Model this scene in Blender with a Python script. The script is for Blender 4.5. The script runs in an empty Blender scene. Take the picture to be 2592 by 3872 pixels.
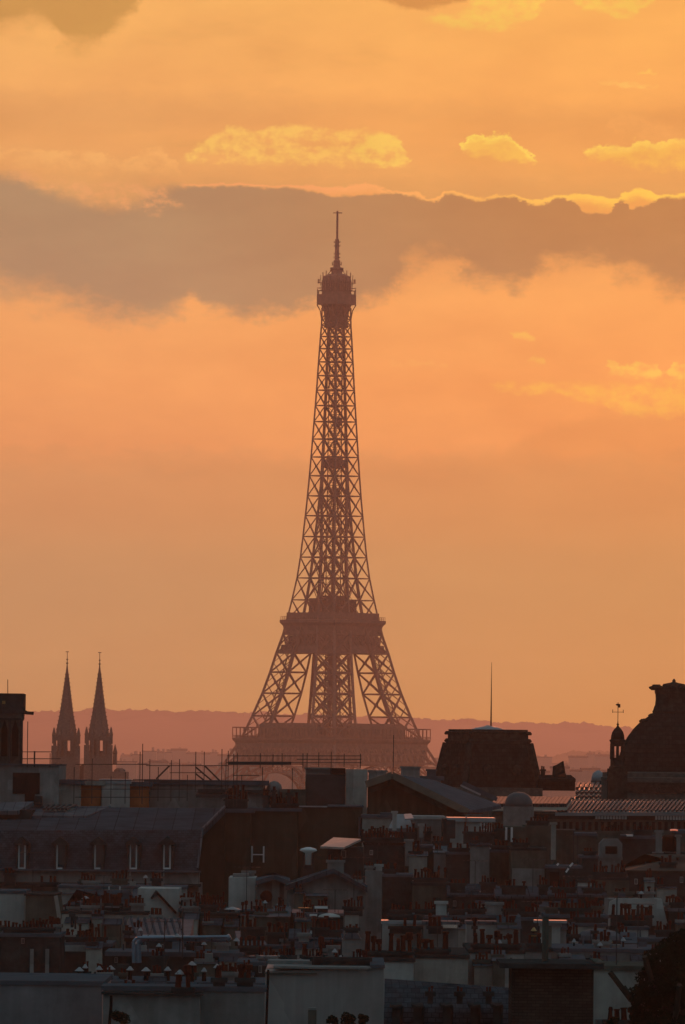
import bpy, math, random
from mathutils import Vector, Matrix
random.seed(7)
S = bpy.context.scene
COL = S.collection
# ------------------------------------------------------------------ camera
F = 32000.0                      # focal length in pixels of the 2592 x 3872 photograph
CAM = Vector((0, 0, 42.0))
PITCH = math.atan(964 / F); ROLL = math.radians(0.65)
RM = Matrix.Rotation(math.pi / 2 + PITCH, 3, 'X') @ Matrix.Rotation(ROLL, 3, 'Z')
cd = bpy.data.cameras.new("camera"); cam = bpy.data.objects.new("camera", cd); COL.objects.link(cam)
cd.sensor_fit = 'VERTICAL'; cd.sensor_height = 23.6; cd.lens = 23.6 * F / 3872
cd.clip_start = 1; cd.clip_end = 90000
cam.matrix_world = Matrix.Translation(CAM) @ RM.to_4x4()
S.camera = cam
S.view_settings.view_transform = 'Standard'; S.view_settings.look = 'None'
S.view_settings.exposure = 0; S.view_settings.gamma = 1
try:
    S.cycles.use_denoising = True; S.cycles.max_bounces = 6; S.cycles.volume_bounces = 0
    S.cycles.transparent_max_bounces = 12; S.cycles.sample_clamp_indirect = 4
except Exception: pass

K = .58                          # the near city (given as D < 1500) stands at this share of D
def near(D): return D * K if D < 1500 else D
def at(x, y, D):
    """pixel of the photograph + distance -> point in the world"""
    d = RM @ Vector(((x - 1296) / F, (1936 - y) / F, -1))
    return CAM + d * (near(D) / d.y)
def ppm(D): return F / near(D)         # pixels per metre at distance D

# ------------------------------------------------------------------ colours
def s2l(c):
    return tuple(((v / 255) / 12.92 if v / 255 <= .04045 else ((v / 255 + .055) / 1.055) ** 2.4) for v in c)

# ------------------------------------------------------------------ world: sunset sky
SUN_EL, SUN_AZ = math.radians(7.5), math.radians(4.0)      # ahead of the camera, a little to the right
W = bpy.data.worlds.new("World"); S.world = W; W.use_nodes = True
nt = W.node_tree; nt.nodes.clear()
class E:                                                    # tiny expression language over math nodes
    def __init__(s, sock): s.s = sock
    def __add__(a, b): return m('ADD', a, b)
    __radd__ = __add__
    def __sub__(a, b): return m('SUBTRACT', a, b)
    def __rsub__(a, b): return m('SUBTRACT', b, a)
    def __mul__(a, b): return m('MULTIPLY', a, b)
    __rmul__ = __mul__
    def __truediv__(a, b): return m('DIVIDE', a, b)
    def __rtruediv__(a, b): return m('DIVIDE', b, a)
def put(node, i, v):
    if isinstance(v, E): nt.links.new(v.s, node.inputs[i])
    else: node.inputs[i].default_value = v
def m(op, a, b=0.0, c=None):
    n = nt.nodes.new('ShaderNodeMath'); n.operation = op
    put(n, 0, a); put(n, 1, b)
    if c is not None: put(n, 2, c)
    return E(n.outputs[0])
def step(v, lo, hi):                                        # smoothstep
    n = nt.nodes.new('ShaderNodeMapRange'); n.interpolation_type = 'SMOOTHSTEP'
    put(n, 0, v); put(n, 1, lo); put(n, 2, hi); n.inputs[3].default_value = 0; n.inputs[4].default_value = 1
    return E(n.outputs[0])
def vec(x, y, z=0.0):
    n = nt.nodes.new('ShaderNodeCombineXYZ'); put(n, 0, x); put(n, 1, y); put(n, 2, z); return E(n.outputs[0])
def noise(x, y, seed, scale=1.0, detail=4.0, rough=.55, dist=0.0):      # about -1 .. 1
    n = nt.nodes.new('ShaderNodeTexNoise'); nt.links.new(vec(x, y, seed).s, n.inputs['Vector'])
    n.inputs['Scale'].default_value = scale; n.inputs['Detail'].default_value = detail
    n.inputs['Roughness'].default_value = rough; n.inputs['Distortion'].default_value = dist
    return (E(n.outputs[0]) - .5) * 3.0
def curve(x, pts, xmax=2.6):                                # piecewise-linear function of x
    n = nt.nodes.new('ShaderNodeFloatCurve'); put(n, 1, x / xmax)
    c = n.mapping.curves[0]; n.mapping.use_clip = False; n.mapping.extend = 'HORIZONTAL'
    while len(c.points) > 2: c.points.remove(c.points[1])
    c.points[0].location = (pts[0][0] / xmax, pts[0][1]); c.points[1].location = (pts[-1][0] / xmax, pts[-1][1])
    for px, py in pts[1:-1]: c.points.new(px / xmax, py)
    for p in c.points: p.handle_type = 'AUTO_CLAMPED'
    n.mapping.update(); return E(n.outputs[0])
def mix(f, a, b, mode='MIX'):
    n = nt.nodes.new('ShaderNodeMix'); n.data_type = 'RGBA'; n.blend_type = mode
    put(n, 0, f)
    for i, v in ((6, a), (7, b)):
        if isinstance(v, E): nt.links.new(v.s, n.inputs[i])
        else: n.inputs[i].default_value = (*v, 1)
    return E(n.outputs[2])
def ramp(x, stops):
    n = nt.nodes.new('ShaderNodeValToRGB'); nt.links.new(x.s, n.inputs[0]); cr = n.color_ramp
    while len(cr.elements) < len(stops): cr.elements.new(.5)
    for e, (p, c) in zip(cr.elements, stops): e.position = p; e.color = (*s2l(c), 1)
    return E(n.outputs[0])
tc = nt.nodes.new('ShaderNodeTexCoord'); sp = nt.nodes.new('ShaderNodeSeparateXYZ')
nt.links.new(tc.outputs['Generated'], sp.inputs[0])
dx, dy, dz = (E(sp.outputs[i]) for i in range(3))
dyc = m('MAXIMUM', dy, .05)
a_ = dx / dyc * 32.0; b_ = dz / dyc * 32.0                  # slopes of the direction, in 1/32 units
X = a_ + b_ * .01134 + 1.296
Y = a_ * .01134 - b_ + 2.9
# warped coordinates
wx = noise(X, Y * 1.5, 3.1, 6, 6, .62); wy = noise(X, Y * 1.6, 9.7, 6, 6, .62)
Xw = X + wx * .07; Yw = Y + wy * .05
fine = noise(X, Y * 1.5, 5.5, 30, 4, .6)
Xf = X + wx * .03 + fine * .022; Yf = Y + wy * .018 + noise(X, Y * 1.4, 15.5, 20, 6, .68) * .026
big = noise(X * .6, Y * 2.2, 21.0, 2.2, 4, .5)
streak = noise(X * .35, Y * 5.0, 33.0, 2.5, 5, .55)
base = ramp((Yw + streak * .018) / 3.0, [(0, (248, 176, 98)), (.10, (248, 172, 98)), (.155, (243, 166, 96)), (.20, (238, 163, 96)), (.245, (226, 158, 96)),
    (.30, (232, 158, 98)), (.37, (246, 165, 99)), (.49, (244, 158, 96)), (.56, (236, 152, 95)), (.60, (212, 145, 97)),
    (.70, (200, 143, 97)), (.85, (197, 139, 93)), (.97, (199, 133, 88)), (1, (190, 122, 84))])
def over(col, mask, c, amt=1.0):
    return mix(m('MULTIPLY', mask, amt), col, s2l(c))
def between(top, bot, y, s1, s2):
    return step(y - top, 0 - s1, s1) * (1.0 - step(y - bot, 0 - s2, s2))
col = base
# soft dark veils and warm washes
col = over(col, step(big, .1, .9) * (1.0 - step(Y, .55, .7)), (218, 150, 84), .5)
dark1 = between(curve(Xw, [(0, .33), (.3, .36), (1.0, .36), (1.3, .40), (2.6, .40)]), curve(Xw, [(0, .50), (1.0, .48), (1.4, .44), (2.0, .50), (2.6, .52)]), Yw + big * .03, .07, .06)
col = over(col, dark1, (222, 152, 92), .45)
# upper-left dark cloud, small dark one at the top
ul = 1.0 - step(Yw - curve(Xw, [(0, .10), (.1, .08), (.15, .06), (.2, .09), (.25, .155), (.32, .175), (.38, .155), (.43, .10), (.5, .04), (.6, -.08), (2.6, -.3)]), -.05, .06)
col = over(col, ul, (204, 144, 76), .85)
col = over(col, (1.0 - step(Yw - curve(Xw, [(0, -.2), (1.4, -.08), (1.5, .012), (1.65, .028), (1.74, .012), (1.85, -.1), (2.6, -.3)]), -.02, .02)), (210, 140, 78), .8)
glow = (1.0 - step(Yw - curve(Xw, [(0, .17), (.1, .14), (.25, .23), (.4, .235), (.5, .16), (.7, .06), (.9, -.1), (2.6, -.3)]), -.04, .05)) * (1.0 - ul)
col = over(col, glow, (250, 176, 98), .6)
ply = noise(X, Y * 1.4, 44.0, 14, 5, .6)                    # puff shading
YEL = (248, 200, 98); PE = (250, 178, 104)
def puff(top, bot, s1=.008, s2=.02, c=YEL, amt=.9, xs=Xf, ys=Yf, shade=.5, lit=False):
    global col
    k = between(curve(xs, top), curve(xs, bot), ys, s1, s2)
    k = k * m('MINIMUM', m('MAXIMUM', ply * shade * 2.6 + (1.0 - shade * .6), .1), 1.0)
    if lit:
        core = step(ys - curve(xs, top) + ply * .03, .006, .045)
        cc = mix(core * .6, s2l(c), s2l((240, 164, 88)))
        col = mix(k * amt, col, cc)
    else: col = over(col, k, c, amt)
puff([(0, .06), (1.2, .3), (1.6, .08), (1.78, .03), (1.84, -.1), (2.07, -.1), (2.1, .12), (2.6, .12)], [(0, -.1), (1.2, -.1), (1.6, .07), (1.8, .105), (1.9, .11), (2.0, .07), (2.07, .02), (2.12, -.05), (2.6, -.05)], .02, .02, YEL, .8)
puff([(0, .2), (2.1, .2), (2.18, -.1), (2.5, -.1), (2.6, .1)], [(0, -.1), (2.1, -.1), (2.2, .01), (2.3, .035), (2.38, .06), (2.45, .03), (2.52, -.03), (2.6, -.05)], .02, .015, YEL, .8)
puff([(0, .545), (.08, .562), (.3, .565), (.38, .57), (.44, .60), (.52, .585), (.6, .568), (.66, .6), (.72, .66), (2.6, .66)], [(0, .60), (.3, .63), (.5, .65), (.66, .64), (.72, .64), (2.6, .64)], .008, .04, PE, .8)
puff([(0, .66), (.66, .62), (.74, .56), (.82, .52), (.9, .475), (1, .492), (1.1, .472), (1.2, .482), (1.3, .49), (1.4, .49), (1.5, .515), (1.55, .57), (1.58, .66), (2.6, .66)], [(0, .6), (.66, .6), (.9, .61), (1.3, .62), (1.55, .622), (1.58, .6), (2.6, .6)], .014, .024, (252, 194, 100), .85, shade=.62)
puff([(0, .66), (1.3, .62), (1.40, .50), (1.46, .50), (1.52, .53), (1.555, .58), (1.57, .63), (2.6, .66)], [(0, .5), (1.25, .5), (1.4, .615), (1.55, .622), (1.575, .6), (2.6, .5)], .012, .01, YEL, .6)
puff([(0, .6), (1.72, .6), (1.745, .56), (1.8, .512), (1.85, .507), (1.91, .492), (1.97, .53), (2.03, .58), (2.06, .6), (2.6, .6)], [(0, .5), (1.72, .5), (1.745, .565), (1.85, .588), (1.95, .602), (2.03, .612), (2.06, .59), (2.6, .5)], .006, .014, (254, 212, 100), 1.0, lit=True, shade=.35)
puff([(0, .6), (2.2, .6), (2.22, .56), (2.3, .542), (2.38, .547), (2.43, .522), (2.5, .537), (2.56, .517), (2.6, .51)], [(0, .5), (2.2, .5), (2.23, .577), (2.35, .60), (2.45, .628), (2.6, .638)], .006, .018, (254, 208, 100), .95, lit=True, shade=.4)
# thin wisps on the right
puff([(0, .5), (2.22, .5), (2.28, .305), (2.36, .303), (2.45, .315), (2.5, .325), (2.53, .5), (2.6, .5)], [(0, .1), (2.24, .1), (2.28, .312), (2.36, .320), (2.45, .330), (2.5, .335), (2.52, .1), (2.6, .1)], .006, .006, (252, 190, 106), .75)
puff([(0, .5), (2.40, .5), (2.43, .264), (2.5, .266), (2.53, .5), (2.6, .5)], [(0, .1), (2.41, .1), (2.43, .270), (2.5, .273), (2.52, .1), (2.6, .1)], .004, .004, (252, 198, 100), .7)
puff([(0, .7), (2.24, .7), (2.32, .46), (2.4, .43), (2.5, .46), (2.6, .50)], [(0, .3), (2.26, .3), (2.32, .49), (2.6, .52)], .03, .03, (250, 176, 104), .5)
# the long dark bank, its lit crest and ragged underside
crest = curve(Xf, [(0, .652), (.08, .66), (.2, .71), (.35, .75), (.44, .765), (.5, .755), (.56, .732), (.62, .708), (.70, .697), (.8, .702), (.95, .703), (1.1, .706), (1.2, .72), (1.3, .735), (1.42, .735), (1.5, .727), (1.6, .748), (1.65, .757), (1.7, .735), (1.83, .758), (1.87, .75), (1.93, .74), (2.05, .772), (2.12, .745), (2.18, .76), (2.25, .80), (2.31, .80), (2.35, .77), (2.38, .75), (2.41, .788), (2.46, .77), (2.5, .748), (2.6, .743)])
under = curve(Xw, [(0, 1.09), (.1, 1.11), (.3, 1.135), (.38, 1.18), (.5, 1.19), (.6, 1.195), (.7, 1.17), (.75, 1.13), (.8, 1.17), (.9, 1.185), (1.2, 1.18), (1.3, 1.165), (1.4, 1.155), (1.48, 1.125), (1.54, 1.03), (1.62, .985), (1.7, .98), (1.76, 1.0), (1.8, 1.05), (1.9, 1.06), (2, 1.08), (2.05, 1.035), (2.15, 1.0), (2.28, .98), (2.32, 1.01), (2.45, 1.03), (2.52, 1.08), (2.6, 1.10)])
soft = curve(X, [(0, .11), (.5, .075), (1.0, .05), (1.3, .045), (1.6, .09), (1.9, .06), (2.6, .07)])
yb = Yw + noise(X, Y * 1.7, 71.0, 8, 5, .58) * .06
k_und = 1.0 - step(yb - under, 0 - soft, soft)
csoft = curve(X, [(0, .045), (.45, .06), (.62, .045), (.75, .012), (2.6, .007)])
Yc = Y + wy * .012 + noise(X, Y * 1.4, 15.5, 20, 5, .6) * .012
k_crest = step(Yc - crest, 0 - csoft * .6, csoft)
band_col = mix(step(X, .2, 2.4), s2l((181, 138, 101)), s2l((190, 130, 86)))
band_col = mix(step(Y, .75, 1.15) * .35, band_col, s2l((190, 140, 106)))
col = mix(k_crest * k_und * .97, col, band_col)
rimtop = curve(Xf, [(0, .9), (.5, .85), (.6, .75), (.68, .70), (.74, .692), (.8, .695), (.95, .694), (1.1, .698), (1.2, .696), (1.25, .703), (1.3, .70), (1.42, .694), (1.5, .722), (1.58, .722), (1.64, .748), (1.7, .723), (1.8, .743), (1.84, .752), (1.87, .741), (1.93, .733), (2.05, .752), (2.12, .735), (2.2, .73), (2.33, .748), (2.38, .725), (2.42, .713), (2.47, .725), (2.5, .738), (2.6, .727)])
rim = between(rimtop, crest, Yc, .005, .007)
rim_col = mix(step(X, 1.2, 2.5), s2l((250, 166, 104)), s2l((255, 200, 92)))
rim_col = mix(step(Yc - rimtop, .004, .05) * .85, rim_col, s2l((236, 154, 90)))
col = mix(rim * .92, col, rim_col)
# feathered streak crossing the left end of the bank
puff([(0, .9), (.02, .66), (.1, .645), (.2, .665), (.3, .69), (.4, .70), (.5, .69), (.58, .69), (.72, .78), (2.6, .9)], [(0, .6), (.03, .655), (.1, .685), (.2, .715), (.3, .74), (.4, .77), (.5, .795), (.57, .80), (.66, .78), (2.6, .5)], .022, .022, (240, 164, 104), .7, shade=.8)
puff([(0, 1.2), (1.5, 1.2), (1.54, 1.0), (1.62, .985), (1.7, .975), (1.76, .99), (1.79, 1.2), (2.6, 1.2)], [(0, .9), (1.52, .9), (1.56, 1.03), (1.7, 1.03), (1.76, 1.04), (1.78, .9), (2.6, .9)], .02, .02, (247, 166, 100), .5)
# small puffs and bright streaks low on the right
puff([(0, 1.3), (1.92, 1.3), (1.95, 1.257), (2.0, 1.252), (2.04, 1.285), (2.06, 1.3), (2.6, 1.3)], [(0, 1.2), (1.92, 1.2), (1.95, 1.27), (2.0, 1.287), (2.04, 1.293), (2.05, 1.2), (2.6, 1.2)], .006, .008, (249, 188, 98), .7)
puff([(0, 1.4), (1.99, 1.4), (2.02, 1.358), (2.08, 1.352), (2.10, 1.4), (2.6, 1.4)], [(0, 1.3), (2.0, 1.3), (2.02, 1.372), (2.08, 1.374), (2.1, 1.3), (2.6, 1.3)], .006, .008, (249, 188, 98), .6)
puff([(0, 1.5), (2.28, 1.5), (2.31, 1.375), (2.34, 1.37), (2.38, 1.39), (2.44, 1.372), (2.5, 1.38), (2.52, 1.41), (2.56, 1.375), (2.6, 1.37)], [(0, 1.3), (2.29, 1.3), (2.32, 1.40), (2.4, 1.42), (2.5, 1.425), (2.53, 1.41), (2.56, 1.43), (2.6, 1.43)], .007, .02, (250, 192, 98), .8)
puff([(0, 1.7), (1.7, 1.7), (1.9, 1.46), (2.2, 1.45), (2.4, 1.455), (2.6, 1.44)], [(0, 1.4), (1.75, 1.4), (1.9, 1.475), (2.1, 1.49), (2.3, 1.53), (2.4, 1.57), (2.6, 1.57)], .02, .015, (251, 184, 92), .75, ys=Yf + streak * .01)
puff([(0, 1.3), (1.2, 1.3), (1.5, 1.372), (1.7, 1.37), (1.8, 1.5), (2.6, 1.5)], [(0, 1.2), (1.4, 1.2), (1.5, 1.38), (1.7, 1.385), (1.76, 1.2), (2.6, 1.2)], .008, .012, (250, 178, 104), .5)
# lower veil edge
col = over(col, step(Yw + streak * .03 - curve(X, [(0, 1.66), (.9, 1.72), (1.8, 1.72), (2.1, 1.60), (2.35, 1.54), (2.6, 1.57)]), -.02, .05) * (1.0 - step(Y, 1.8, 2.3)), (222, 144, 90), .45)
# warmer to the right, greyer to the left
side = mix(step(X, -.2, 2.8), (.93, .96, 1.02), (1.02, .99, .86))
col = mix(1.0, col, side, 'MULTIPLY')
grain = noise(X * .7, Y * 1.8, 91.0, 3.2, 5, .55) * (1.0 - step(Y, 1.5, 2.2) * .6)
col = mix(1.0, col, vec(grain * .07 + .98, grain * .10 + .99, grain * .08 + 1.0), 'MULTIPLY')
# what the air in front adds and takes is allowed for, so that the sky is the sky as seen through it
Tr = m('EXPONENT', m('MINIMUM', 293.0 / m('MAXIMUM', b_ / 32.0, .001), 23050.0) * -4.6e-5)
sx = nt.nodes.new('ShaderNodeSeparateXYZ'); nt.links.new(col.s, sx.inputs[0])
AIR = (.60, .21, .128)
col = vec(*[m('MAXIMUM', (E(sx.outputs[i]) - (1.0 - Tr) * AIR[i]) / Tr, .02) for i in range(3)])
# the rest of the dome: dusk sky
sky = nt.nodes.new('ShaderNodeTexSky'); sky.sky_type = 'NISHITA'; sky.sun_disc = False
sky.sun_elevation = math.radians(3); sky.sun_rotation = SUN_AZ; sky.air_density = 1.2; sky.dust_density = 2
skyc = mix(1.0, E(sky.outputs[0]), (.085, .085, .085), 'MULTIPLY')
overc = mix(step(dz, -.1, .9), (.114, .158, .176), (.158, .228, .262))       # grey cloud deck of the eastern half
dusk = mix(.88, skyc, overc)
lobe = step(dy, .93, .98) * step(dz, -.2, -.02)
final = mix(lobe, dusk, col)
bg = nt.nodes.new('ShaderNodeBackground'); nt.links.new(final.s, bg.inputs[0]); bg.inputs[1].default_value = 1.0
wo = nt.nodes.new('ShaderNodeOutputWorld'); nt.links.new(bg.outputs[0], wo.inputs[0])
# ------------------------------------------------------------------ sun behind the clouds
sd = bpy.data.lights.new("sun", 'SUN'); sd.energy = 0.58; sd.color = (1.0, .26, .105); sd.angle = math.radians(10)
so = bpy.data.objects.new("sun", sd); COL.objects.link(so)
sdir = Vector((math.sin(SUN_AZ) * math.cos(SUN_EL), math.cos(SUN_AZ) * math.cos(SUN_EL), math.sin(SUN_EL)))
so.rotation_euler = sdir.to_track_quat('Z', 'Y').to_euler(); so.location = (0, -50, 400)

# ------------------------------------------------------------------ materials
MATS = {}
def mat(name, c, rough=.8, spec=.3, metal=0.0, var=.25, scale=1.2, streaks=0.0, bump=0.0, stretch=(1, 1, 1), c2=None, tiles=None):
    if name in MATS: return MATS[name]
    M = bpy.data.materials.new(name); M.use_nodes = True; t = M.node_tree
    b = t.nodes['Principled BSDF']; b.inputs['Roughness'].default_value = rough
    b.inputs['Specular IOR Level'].default_value = spec; b.inputs['Metallic'].default_value = metal
    tcn = t.nodes.new('ShaderNodeTexCoord'); mp = t.nodes.new('ShaderNodeMapping'); mp.inputs['Scale'].default_value = stretch
    t.links.new(tcn.outputs['Object'], mp.inputs[0])
    n = t.nodes.new('ShaderNodeTexNoise'); n.inputs['Scale'].default_value = scale; n.inputs['Detail'].default_value = 6; n.inputs['Roughness'].default_value = .65
    t.links.new(mp.outputs[0], n.inputs['Vector'])
    r = t.nodes.new('ShaderNodeValToRGB'); r.color_ramp.elements[0].position = .32; r.color_ramp.elements[1].position = .68
    c2 = c2 or tuple(v * (1 - var) for v in c)
    r.color_ramp.elements[0].color = (*c2, 1); r.color_ramp.elements[1].color = (*[min(1, v * (1 + var * .6)) for v in c], 1)
    t.links.new(n.outputs[0], r.inputs[0]); out = r.outputs[0]
    if streaks:                                             # rain streaks, their own shape
        m2 = t.nodes.new('ShaderNodeMapping'); m2.inputs['Scale'].default_value = (2.2, 2.2, .12); t.links.new(tcn.outputs['Object'], m2.inputs[0])
        n2 = t.nodes.new('ShaderNodeTexNoise'); n2.inputs['Scale'].default_value = 1.6; n2.inputs['Detail'].default_value = 5; t.links.new(m2.outputs[0], n2.inputs['Vector'])
        rr = t.nodes.new('ShaderNodeValToRGB'); rr.color_ramp.elements[0].position = .42; rr.color_ramp.elements[1].position = .62
        rr.color_ramp.elements[0].color = (1 - streaks,) * 3 + (1,); rr.color_ramp.elements[1].color = (1, 1, 1, 1)
        t.links.new(n2.outputs[0], rr.inputs[0])
        mx = t.nodes.new('ShaderNodeMix'); mx.data_type = 'RGBA'; mx.blend_type = 'MULTIPLY'; mx.inputs[0].default_value = 1
        t.links.new(out, mx.inputs[6]); t.links.new(rr.outputs[0], mx.inputs[7]); out = mx.outputs[2]
        vo = t.nodes.new('ShaderNodeTexVoronoi'); vo.distance = 'MANHATTAN'; vo.inputs['Scale'].default_value = .55      # repairs and old flue lines
        m4 = t.nodes.new('ShaderNodeMapping'); m4.inputs['Scale'].default_value = (1, .05, .6); t.links.new(tcn.outputs['Object'], m4.inputs[0]); t.links.new(m4.outputs[0], vo.inputs['Vector'])
        sx_ = t.nodes.new('ShaderNodeSeparateColor'); t.links.new(vo.outputs['Color'], sx_.inputs[0])
        r5 = t.nodes.new('ShaderNodeMapRange'); t.links.new(sx_.outputs[0], r5.inputs[0]); r5.inputs[3].default_value = .74; r5.inputs[4].default_value = 1.1
        m5 = t.nodes.new('ShaderNodeMix'); m5.data_type = 'RGBA'; m5.blend_type = 'MULTIPLY'; m5.inputs[0].default_value = 1
        t.links.new(out, m5.inputs[6]); t.links.new(r5.outputs[0], m5.inputs[7]); out = m5.outputs[2]
    if tiles:                                               # courses / seams
        bt = t.nodes.new('ShaderNodeTexBrick'); t.links.new(tcn.outputs['Object'], bt.inputs[0])
        m3 = t.nodes.new('ShaderNodeMapping'); m3.inputs['Rotation'].default_value = (math.pi / 2 if tiles[3] else 0, 0, 0); t.links.new(tcn.outputs['Object'], m3.inputs[0]); t.links.new(m3.outputs[0], bt.inputs[0])
        bt.inputs['Scale'].default_value = 1; bt.inputs['Brick Width'].default_value = tiles[0]; bt.inputs['Row Height'].default_value = tiles[1]; bt.inputs['Mortar Size'].default_value = tiles[2]
        bt.inputs['Color1'].default_value = (1, 1, 1, 1); bt.inputs['Color2'].default_value = (.72, .72, .72, 1); bt.inputs['Mortar'].default_value = (.45, .45, .45, 1)
        mx = t.nodes.new('ShaderNodeMix'); mx.data_type = 'RGBA'; mx.blend_type = 'MULTIPLY'; mx.inputs[0].default_value = 1
        t.links.new(out, mx.inputs[6]); t.links.new(bt.outputs[0], mx.inputs[7]); out = mx.outputs[2]
    t.links.new(out, b.inputs['Base Color'])
    if bump:
        bp = t.nodes.new('ShaderNodeBump'); bp.inputs['Strength'].default_value = bump; bp.inputs['Distance'].default_value = .1
        t.links.new(n.outputs[0], bp.inputs['Height']); t.links.new(bp.outputs[0], b.inputs['Normal'])
    MATS[name] = M; return M
CREAM = mat('cream_plaster', (.38, .375, .345), .9, 0, var=.22, streaks=.14)
PALE = mat('pale_plaster', (.48, .49, .475), .9, 0, var=.2, streaks=.12)
GREY = mat('grey_render', (.26, .27, .265), .9, 0, var=.25, streaks=.14)
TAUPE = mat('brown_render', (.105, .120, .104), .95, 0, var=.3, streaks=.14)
STONE = mat('weathered_stone', (.09, .10, .092), .95, 0, var=.4, scale=2.5, bump=.3)
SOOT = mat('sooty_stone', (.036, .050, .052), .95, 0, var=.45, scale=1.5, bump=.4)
ZINC = mat('zinc_sheet', (.12, .14, .16), .92, .04, 0, var=.3, scale=.8, tiles=(.65, 40, .03, False))
ZINCD = mat('dark_zinc_sheet', (.06, .082, .10), .9, .0, 0, var=.35, scale=.8, tiles=(.65, 40, .03, False))
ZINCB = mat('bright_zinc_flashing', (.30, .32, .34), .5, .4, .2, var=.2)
SLATE = mat('slate', (.052, .074, .090), .9, .0, 0, var=.4, scale=2.5, tiles=(.24, .14, .01, True))
PSLATE = mat('palace_slate', (.030, .034, .033), .95, 0, 0, var=.5, scale=2.0, tiles=(.5, .35, .02, True))
PSTONE = mat('palace_dark_stone', (.040, .040, .036), .95, 0, var=.6, scale=2.5, bump=.5)
LEAD = mat('lead_blue_grey', (.08, .105, .125), .95, 0, 0, var=.3, scale=1)
BRICK = mat('dark_brick', (.065, .055, .048), .95, 0, var=.35, tiles=(.25, .09, .008, True))
POT = mat('terracotta', (.085, .020, .013), .9, .1, var=.35, scale=2)
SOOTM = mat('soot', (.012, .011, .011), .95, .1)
GLASS = mat('window_glass', (.03, .035, .04), .08, .8, 0, var=.1)
WHITE = mat('white_paint', (.72, .73, .74), .6, .4, var=.12)
IRON = mat('brown_iron_paint', (.40, .185, .14), .85, .05, 0, var=.2, scale=.5)
STEEL = mat('galvanised_tube', (.045, .048, .05), .6, .4, .3, var=.3)
DUCT = mat('blue_grey_duct', (.16, .25, .33), .35, .6, .4, var=.2, scale=2)
CHURCH = mat('grey_church_stone', (.14, .125, .115), .95, 0, var=.35, scale=2, bump=.4)
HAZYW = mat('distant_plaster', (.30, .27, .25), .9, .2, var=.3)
GROUND = mat('city_ground', (.08, .078, .075), .9, .2, var=.3, scale=.05)
HILLM = mat('wooded_hill', (.045, .055, .035), 1, .1, var=.4, scale=.02)
LEAF = mat('dark_leaves', (.014, .02, .010), .9, .08, var=.4, scale=3)
BARK = mat('bark', (.05, .04, .03), .9, .2, var=.3)
GOLD = mat('gold_toned_metal', (.35, .22, .08), .35, .6, .7)  # gold tone for bands and edges, also for painted warm glints

# ------------------------------------------------------------------ mesh helpers
class MB:
    def __init__(s): s.v = []; s.f = []
    def add(s, vs, fs):
        o = len(s.v); s.v += [tuple(v) for v in vs]; s.f += [tuple(i + o for i in f) for f in fs]; return s
    def box(s, x0, x1, y0, y1, z0, z1):
        return s.add([(x0, y0, z0), (x1, y0, z0), (x1, y1, z0), (x0, y1, z0), (x0, y0, z1), (x1, y0, z1), (x1, y1, z1), (x0, y1, z1)],
                     [(0, 3, 2, 1), (4, 5, 6, 7), (0, 1, 5, 4), (1, 2, 6, 5), (2, 3, 7, 6), (3, 0, 4, 7)])
    def cb(s, x, y, z, w, d, h): return s.box(x - w / 2, x + w / 2, y - d / 2, y + d / 2, z, z + h)
    def beam(s, p, q, w, h=None):
        p, q = Vector(p), Vector(q); d = q - p
        if d.length < 1e-6: return s
        h = h or w; d.normalize()
        u = d.cross(Vector((0, 0, 1)))
        if u.length < 1e-3: u = Vector((1, 0, 0))
        u.normalize(); v = d.cross(u)
        c = [(-1, -1), (1, -1), (1, 1), (-1, 1)]
        return s.add([p + u * a * w / 2 + v * b * h / 2 for a, b in c] + [q + u * a * w / 2 + v * b * h / 2 for a, b in c],
                     [(0, 1, 2, 3), (7, 6, 5, 4), (0, 4, 5, 1), (1, 5, 6, 2), (2, 6, 7, 3), (3, 7, 4, 0)])
    def lathe(s, prof, n=12, c=(0, 0), rot=0.0, sx=1.0, sy=1.0):        # prof: (r, z) bottom to top
        vs = []
        for r, z in prof:
            for k in range(n):
                a = rot + 2 * math.pi * k / n; vs.append((c[0] + r * math.cos(a) * sx, c[1] + r * math.sin(a) * sy, z))
        fs = [(j * n + k, j * n + (k + 1) % n, (j + 1) * n + (k + 1) % n, (j + 1) * n + k) for j in range(len(prof) - 1) for k in range(n)]
        fs += [tuple(reversed(range(n))), tuple((len(prof) - 1) * n + k for k in range(n))]
        return s.add(vs, fs)
    def prism(s, poly, y0, y1):                             # poly in x, z, counter-clockwise seen from -y
        n = len(poly)
        return s.add([(x, y0, z) for x, z in poly] + [(x, y1, z) for x, z in poly],
                     [tuple(range(n)), tuple(reversed(range(n, 2 * n)))] + [(i, i + n, (i + 1) % n + n, (i + 1) % n) for i in range(n)])
    def tube(s, pts, r, n=8):
        pts = [Vector(p) for p in pts]
        for a, b in zip(pts, pts[1:]):
            d = (b - a).normalized(); u = d.orthogonal().normalized(); v = d.cross(u)
            vs = [p + (u * math.cos(2 * math.pi * k / n) + v * math.sin(2 * math.pi * k / n)) * r for p in (a, b) for k in range(n)]
            s.add(vs, [(k, (k + 1) % n, n + (k + 1) % n, n + k) for k in range(n)] + [tuple(reversed(range(n))), tuple(range(n, 2 * n))])
        return s
    def mesh(s, name, material, smooth=False):
        me = bpy.data.meshes.new(name); me.from_pydata(s.v, [], s.f); me.materials.append(material)
        if smooth: me.polygons.foreach_set('use_smooth', [True] * len(me.polygons))
        me.update(); return me
    def build(s, name, material, parent=None, smooth=False):
        o = bpy.data.objects.new(name, s.mesh(name, material, smooth)); COL.objects.link(o); o.parent = parent; return o
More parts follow.
